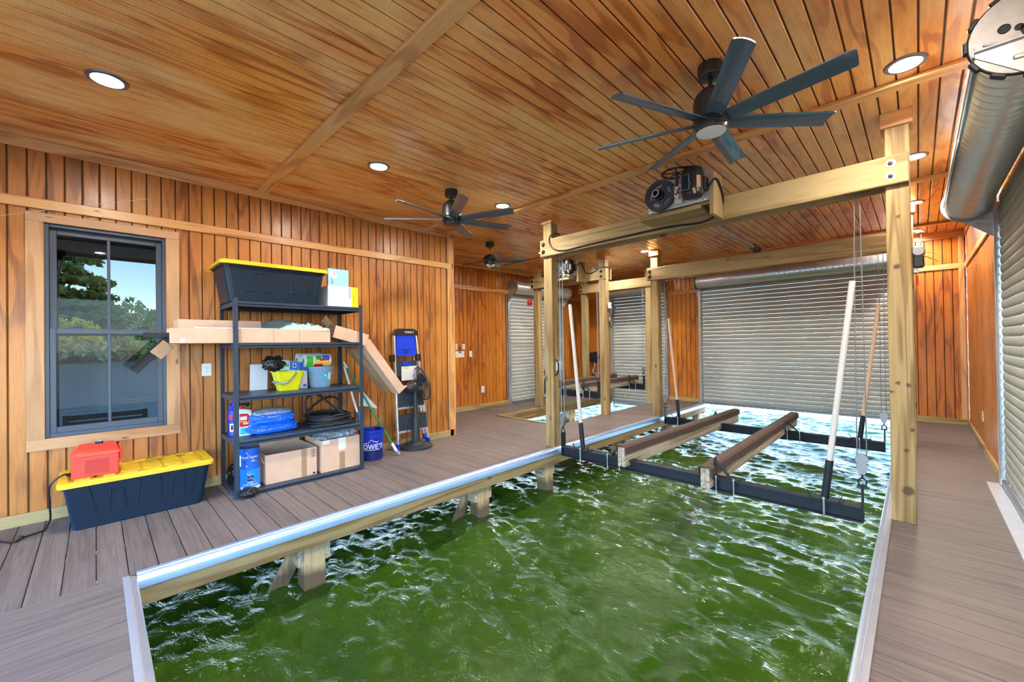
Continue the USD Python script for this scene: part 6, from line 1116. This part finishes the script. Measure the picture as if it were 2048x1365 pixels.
def tree(name, label, x, y, h, r, mt, seed, kind='round', n=1500, leaf=0.6, group='trees on the far shore'):
    R_ = np.random.default_rng(seed); t = thing(name, label, 'tree' if 'shrub' not in name else 'shrub', (x, y, WZ + 0.6), group=None)
    if kind == 'pine':
        z = R_.uniform(0.18, 1, n) ** 0.9; lay = np.floor(z * 16) / 16 + R_.normal(0, 0.008, n); rr = r * (1.06 - z) ** 0.75 * R_.uniform(0.15, 1, n) ** 0.5; a_ = R_.uniform(0, 2 * np.pi, n); rr *= 0.72 + 0.38 * np.sin(a_ * 3 + np.floor(z * 16) * 2.4)
        P = np.stack([np.cos(a_) * rr, np.sin(a_) * rr, lay * h - 0.10 * rr + 0.0], 1)
    else:
        nb = 16; bc = R_.normal(0, 1, (nb, 3)); bc /= np.linalg.norm(bc, axis=1, keepdims=True); bc *= R_.uniform(0.35, 0.75, (nb, 1)); k = R_.integers(0, nb, n); d = R_.normal(0, 1, (n, 3)); d /= np.linalg.norm(d, axis=1, keepdims=True)
        P = (bc[k] + d * R_.uniform(0.30, 0.42, (n, 1))) * np.array([r, r, h * 0.5 if kind == 'round' else h * 0.55]) + np.array([0, 0, h * 0.52 if kind == 'round' else h * 0.45]); P[:, 2] = np.maximum(P[:, 2], -0.3)
    nrm = R_.normal(0, 1, (n, 3)) + np.array([0.5, 0.3, 0.8]); nrm /= np.linalg.norm(nrm, axis=1, keepdims=True); u_ = np.cross(nrm, R_.normal(0, 1, (n, 3))); u_ /= np.linalg.norm(u_, axis=1, keepdims=True); w_ = np.cross(nrm, u_); sc = leaf * R_.uniform(0.5, 1.1, (n, 1))
    V = np.stack([P + u_ * sc, P + w_ * sc * 0.5 + nrm * sc * 0.15, P - u_ * sc, P - w_ * sc * 0.5 + nrm * sc * 0.15], 1).reshape(-1, 3); q = np.arange(n) * 4
    part(t, 'foliage', MB().raw(V, np.stack([q, q + 1, q + 2, q + 3], 1)), mt, kind='stuff'); part(t, 'trunk', MB().cyl((0, 0, -0.8), (0, 0, h * 0.7), 0.28 * r / 5, 8, 0.08), 'bark')
tree('pine_tree', 'tall dark pine on the far shore filling the left half of the window', -98, -6.0, 30, 12.0, 'leaf_pine', 1, 'pine', 11000, 0.8)
tree('pine_tree', 'thinner pine just right of the tall pine in the window', -104, 0.4, 15, 4.2, 'leaf_mid', 2, 'pine', 1600, 0.7)
for k, (nm, lb, x, y, h, r, mt, kd) in enumerate((('leafy_tree', 'yellow-leaved tree at the left edge of the window below the pine', -92, -6.2, 8.2, 3.6, 'leaf_yellow', 'round'), ('leafy_tree', 'yellow-green tree under the middle of the pine', -91, -1.8, 6.6, 3.4, 'leaf_yellow', 'round'), ('leafy_tree', 'mid-green tree right of the pine, behind the vertical glazing bar', -101, 2.6, 11.0, 4.4, 'leaf_mid', 'round'),
                     ('leafy_tree', 'olive tree in the middle of the far tree line', -110, 7.0, 10.5, 4.6, 'leaf_mid', 'round'), ('leafy_tree', 'yellowish tree in the falling part of the tree line', -122, 11.6, 10.4, 5.2, 'leaf_yellow', 'round'), ('leafy_tree', 'green tree farther along the falling tree line', -136, 16.5, 11.0, 6.0, 'leaf_mid', 'round'), ('leafy_tree', 'small round tree at the right end of the tree line', -160, 23.0, 13.0, 6.5, 'leaf_mid', 'round'), ('leafy_tree', 'last pale tree at the right edge of the window pane', -176, 30.0, 13.0, 7.0, 'leaf_silver', 'round'),
                     ('leafy_tree', 'dark tree behind the yellow trees at the left', -108, -1.5, 13.5, 5.5, 'leaf_pine', 'round'), ('leafy_tree', 'tree left of the window edge on the far shore', -96, -14.0, 16, 7, 'leaf_mid', 'round'),
                     ('shore_shrub', 'silvery shrub at the waterline below the yellow tree', -87.5, -4.6, 3.2, 2.6, 'leaf_silver', 'low'), ('shore_shrub', 'silvery shrub at the waterline left of the glazing bar', -88.5, -0.6, 3.0, 2.8, 'leaf_silver', 'low'), ('shore_shrub', 'green shrub at the waterline right of the glazing bar', -92, 3.4, 3.6, 3.0, 'leaf_mid', 'low'), ('shore_shrub', 'bushy shrub where the shore starts to recede', -97, 7.4, 4.4, 3.4, 'leaf_silver', 'low'), ('shore_shrub', 'shrub on the receding shore below the olive tree', -106, 12.0, 5.0, 4.2, 'leaf_mid', 'low'), ('shore_shrub', 'farthest low shrub on the receding shore', -122, 19.0, 5.5, 5.0, 'leaf_silver', 'low'), ('shore_shrub', 'yellow-green shrub at the lower left corner of the window pane', -88, -8.2, 4.4, 2.8, 'leaf_yellow', 'low'))):
    tree(nm, lb, x, y, h, r, mt, 10 + k, kd, 1300 if nm == 'leafy_tree' else 700, 0.6)
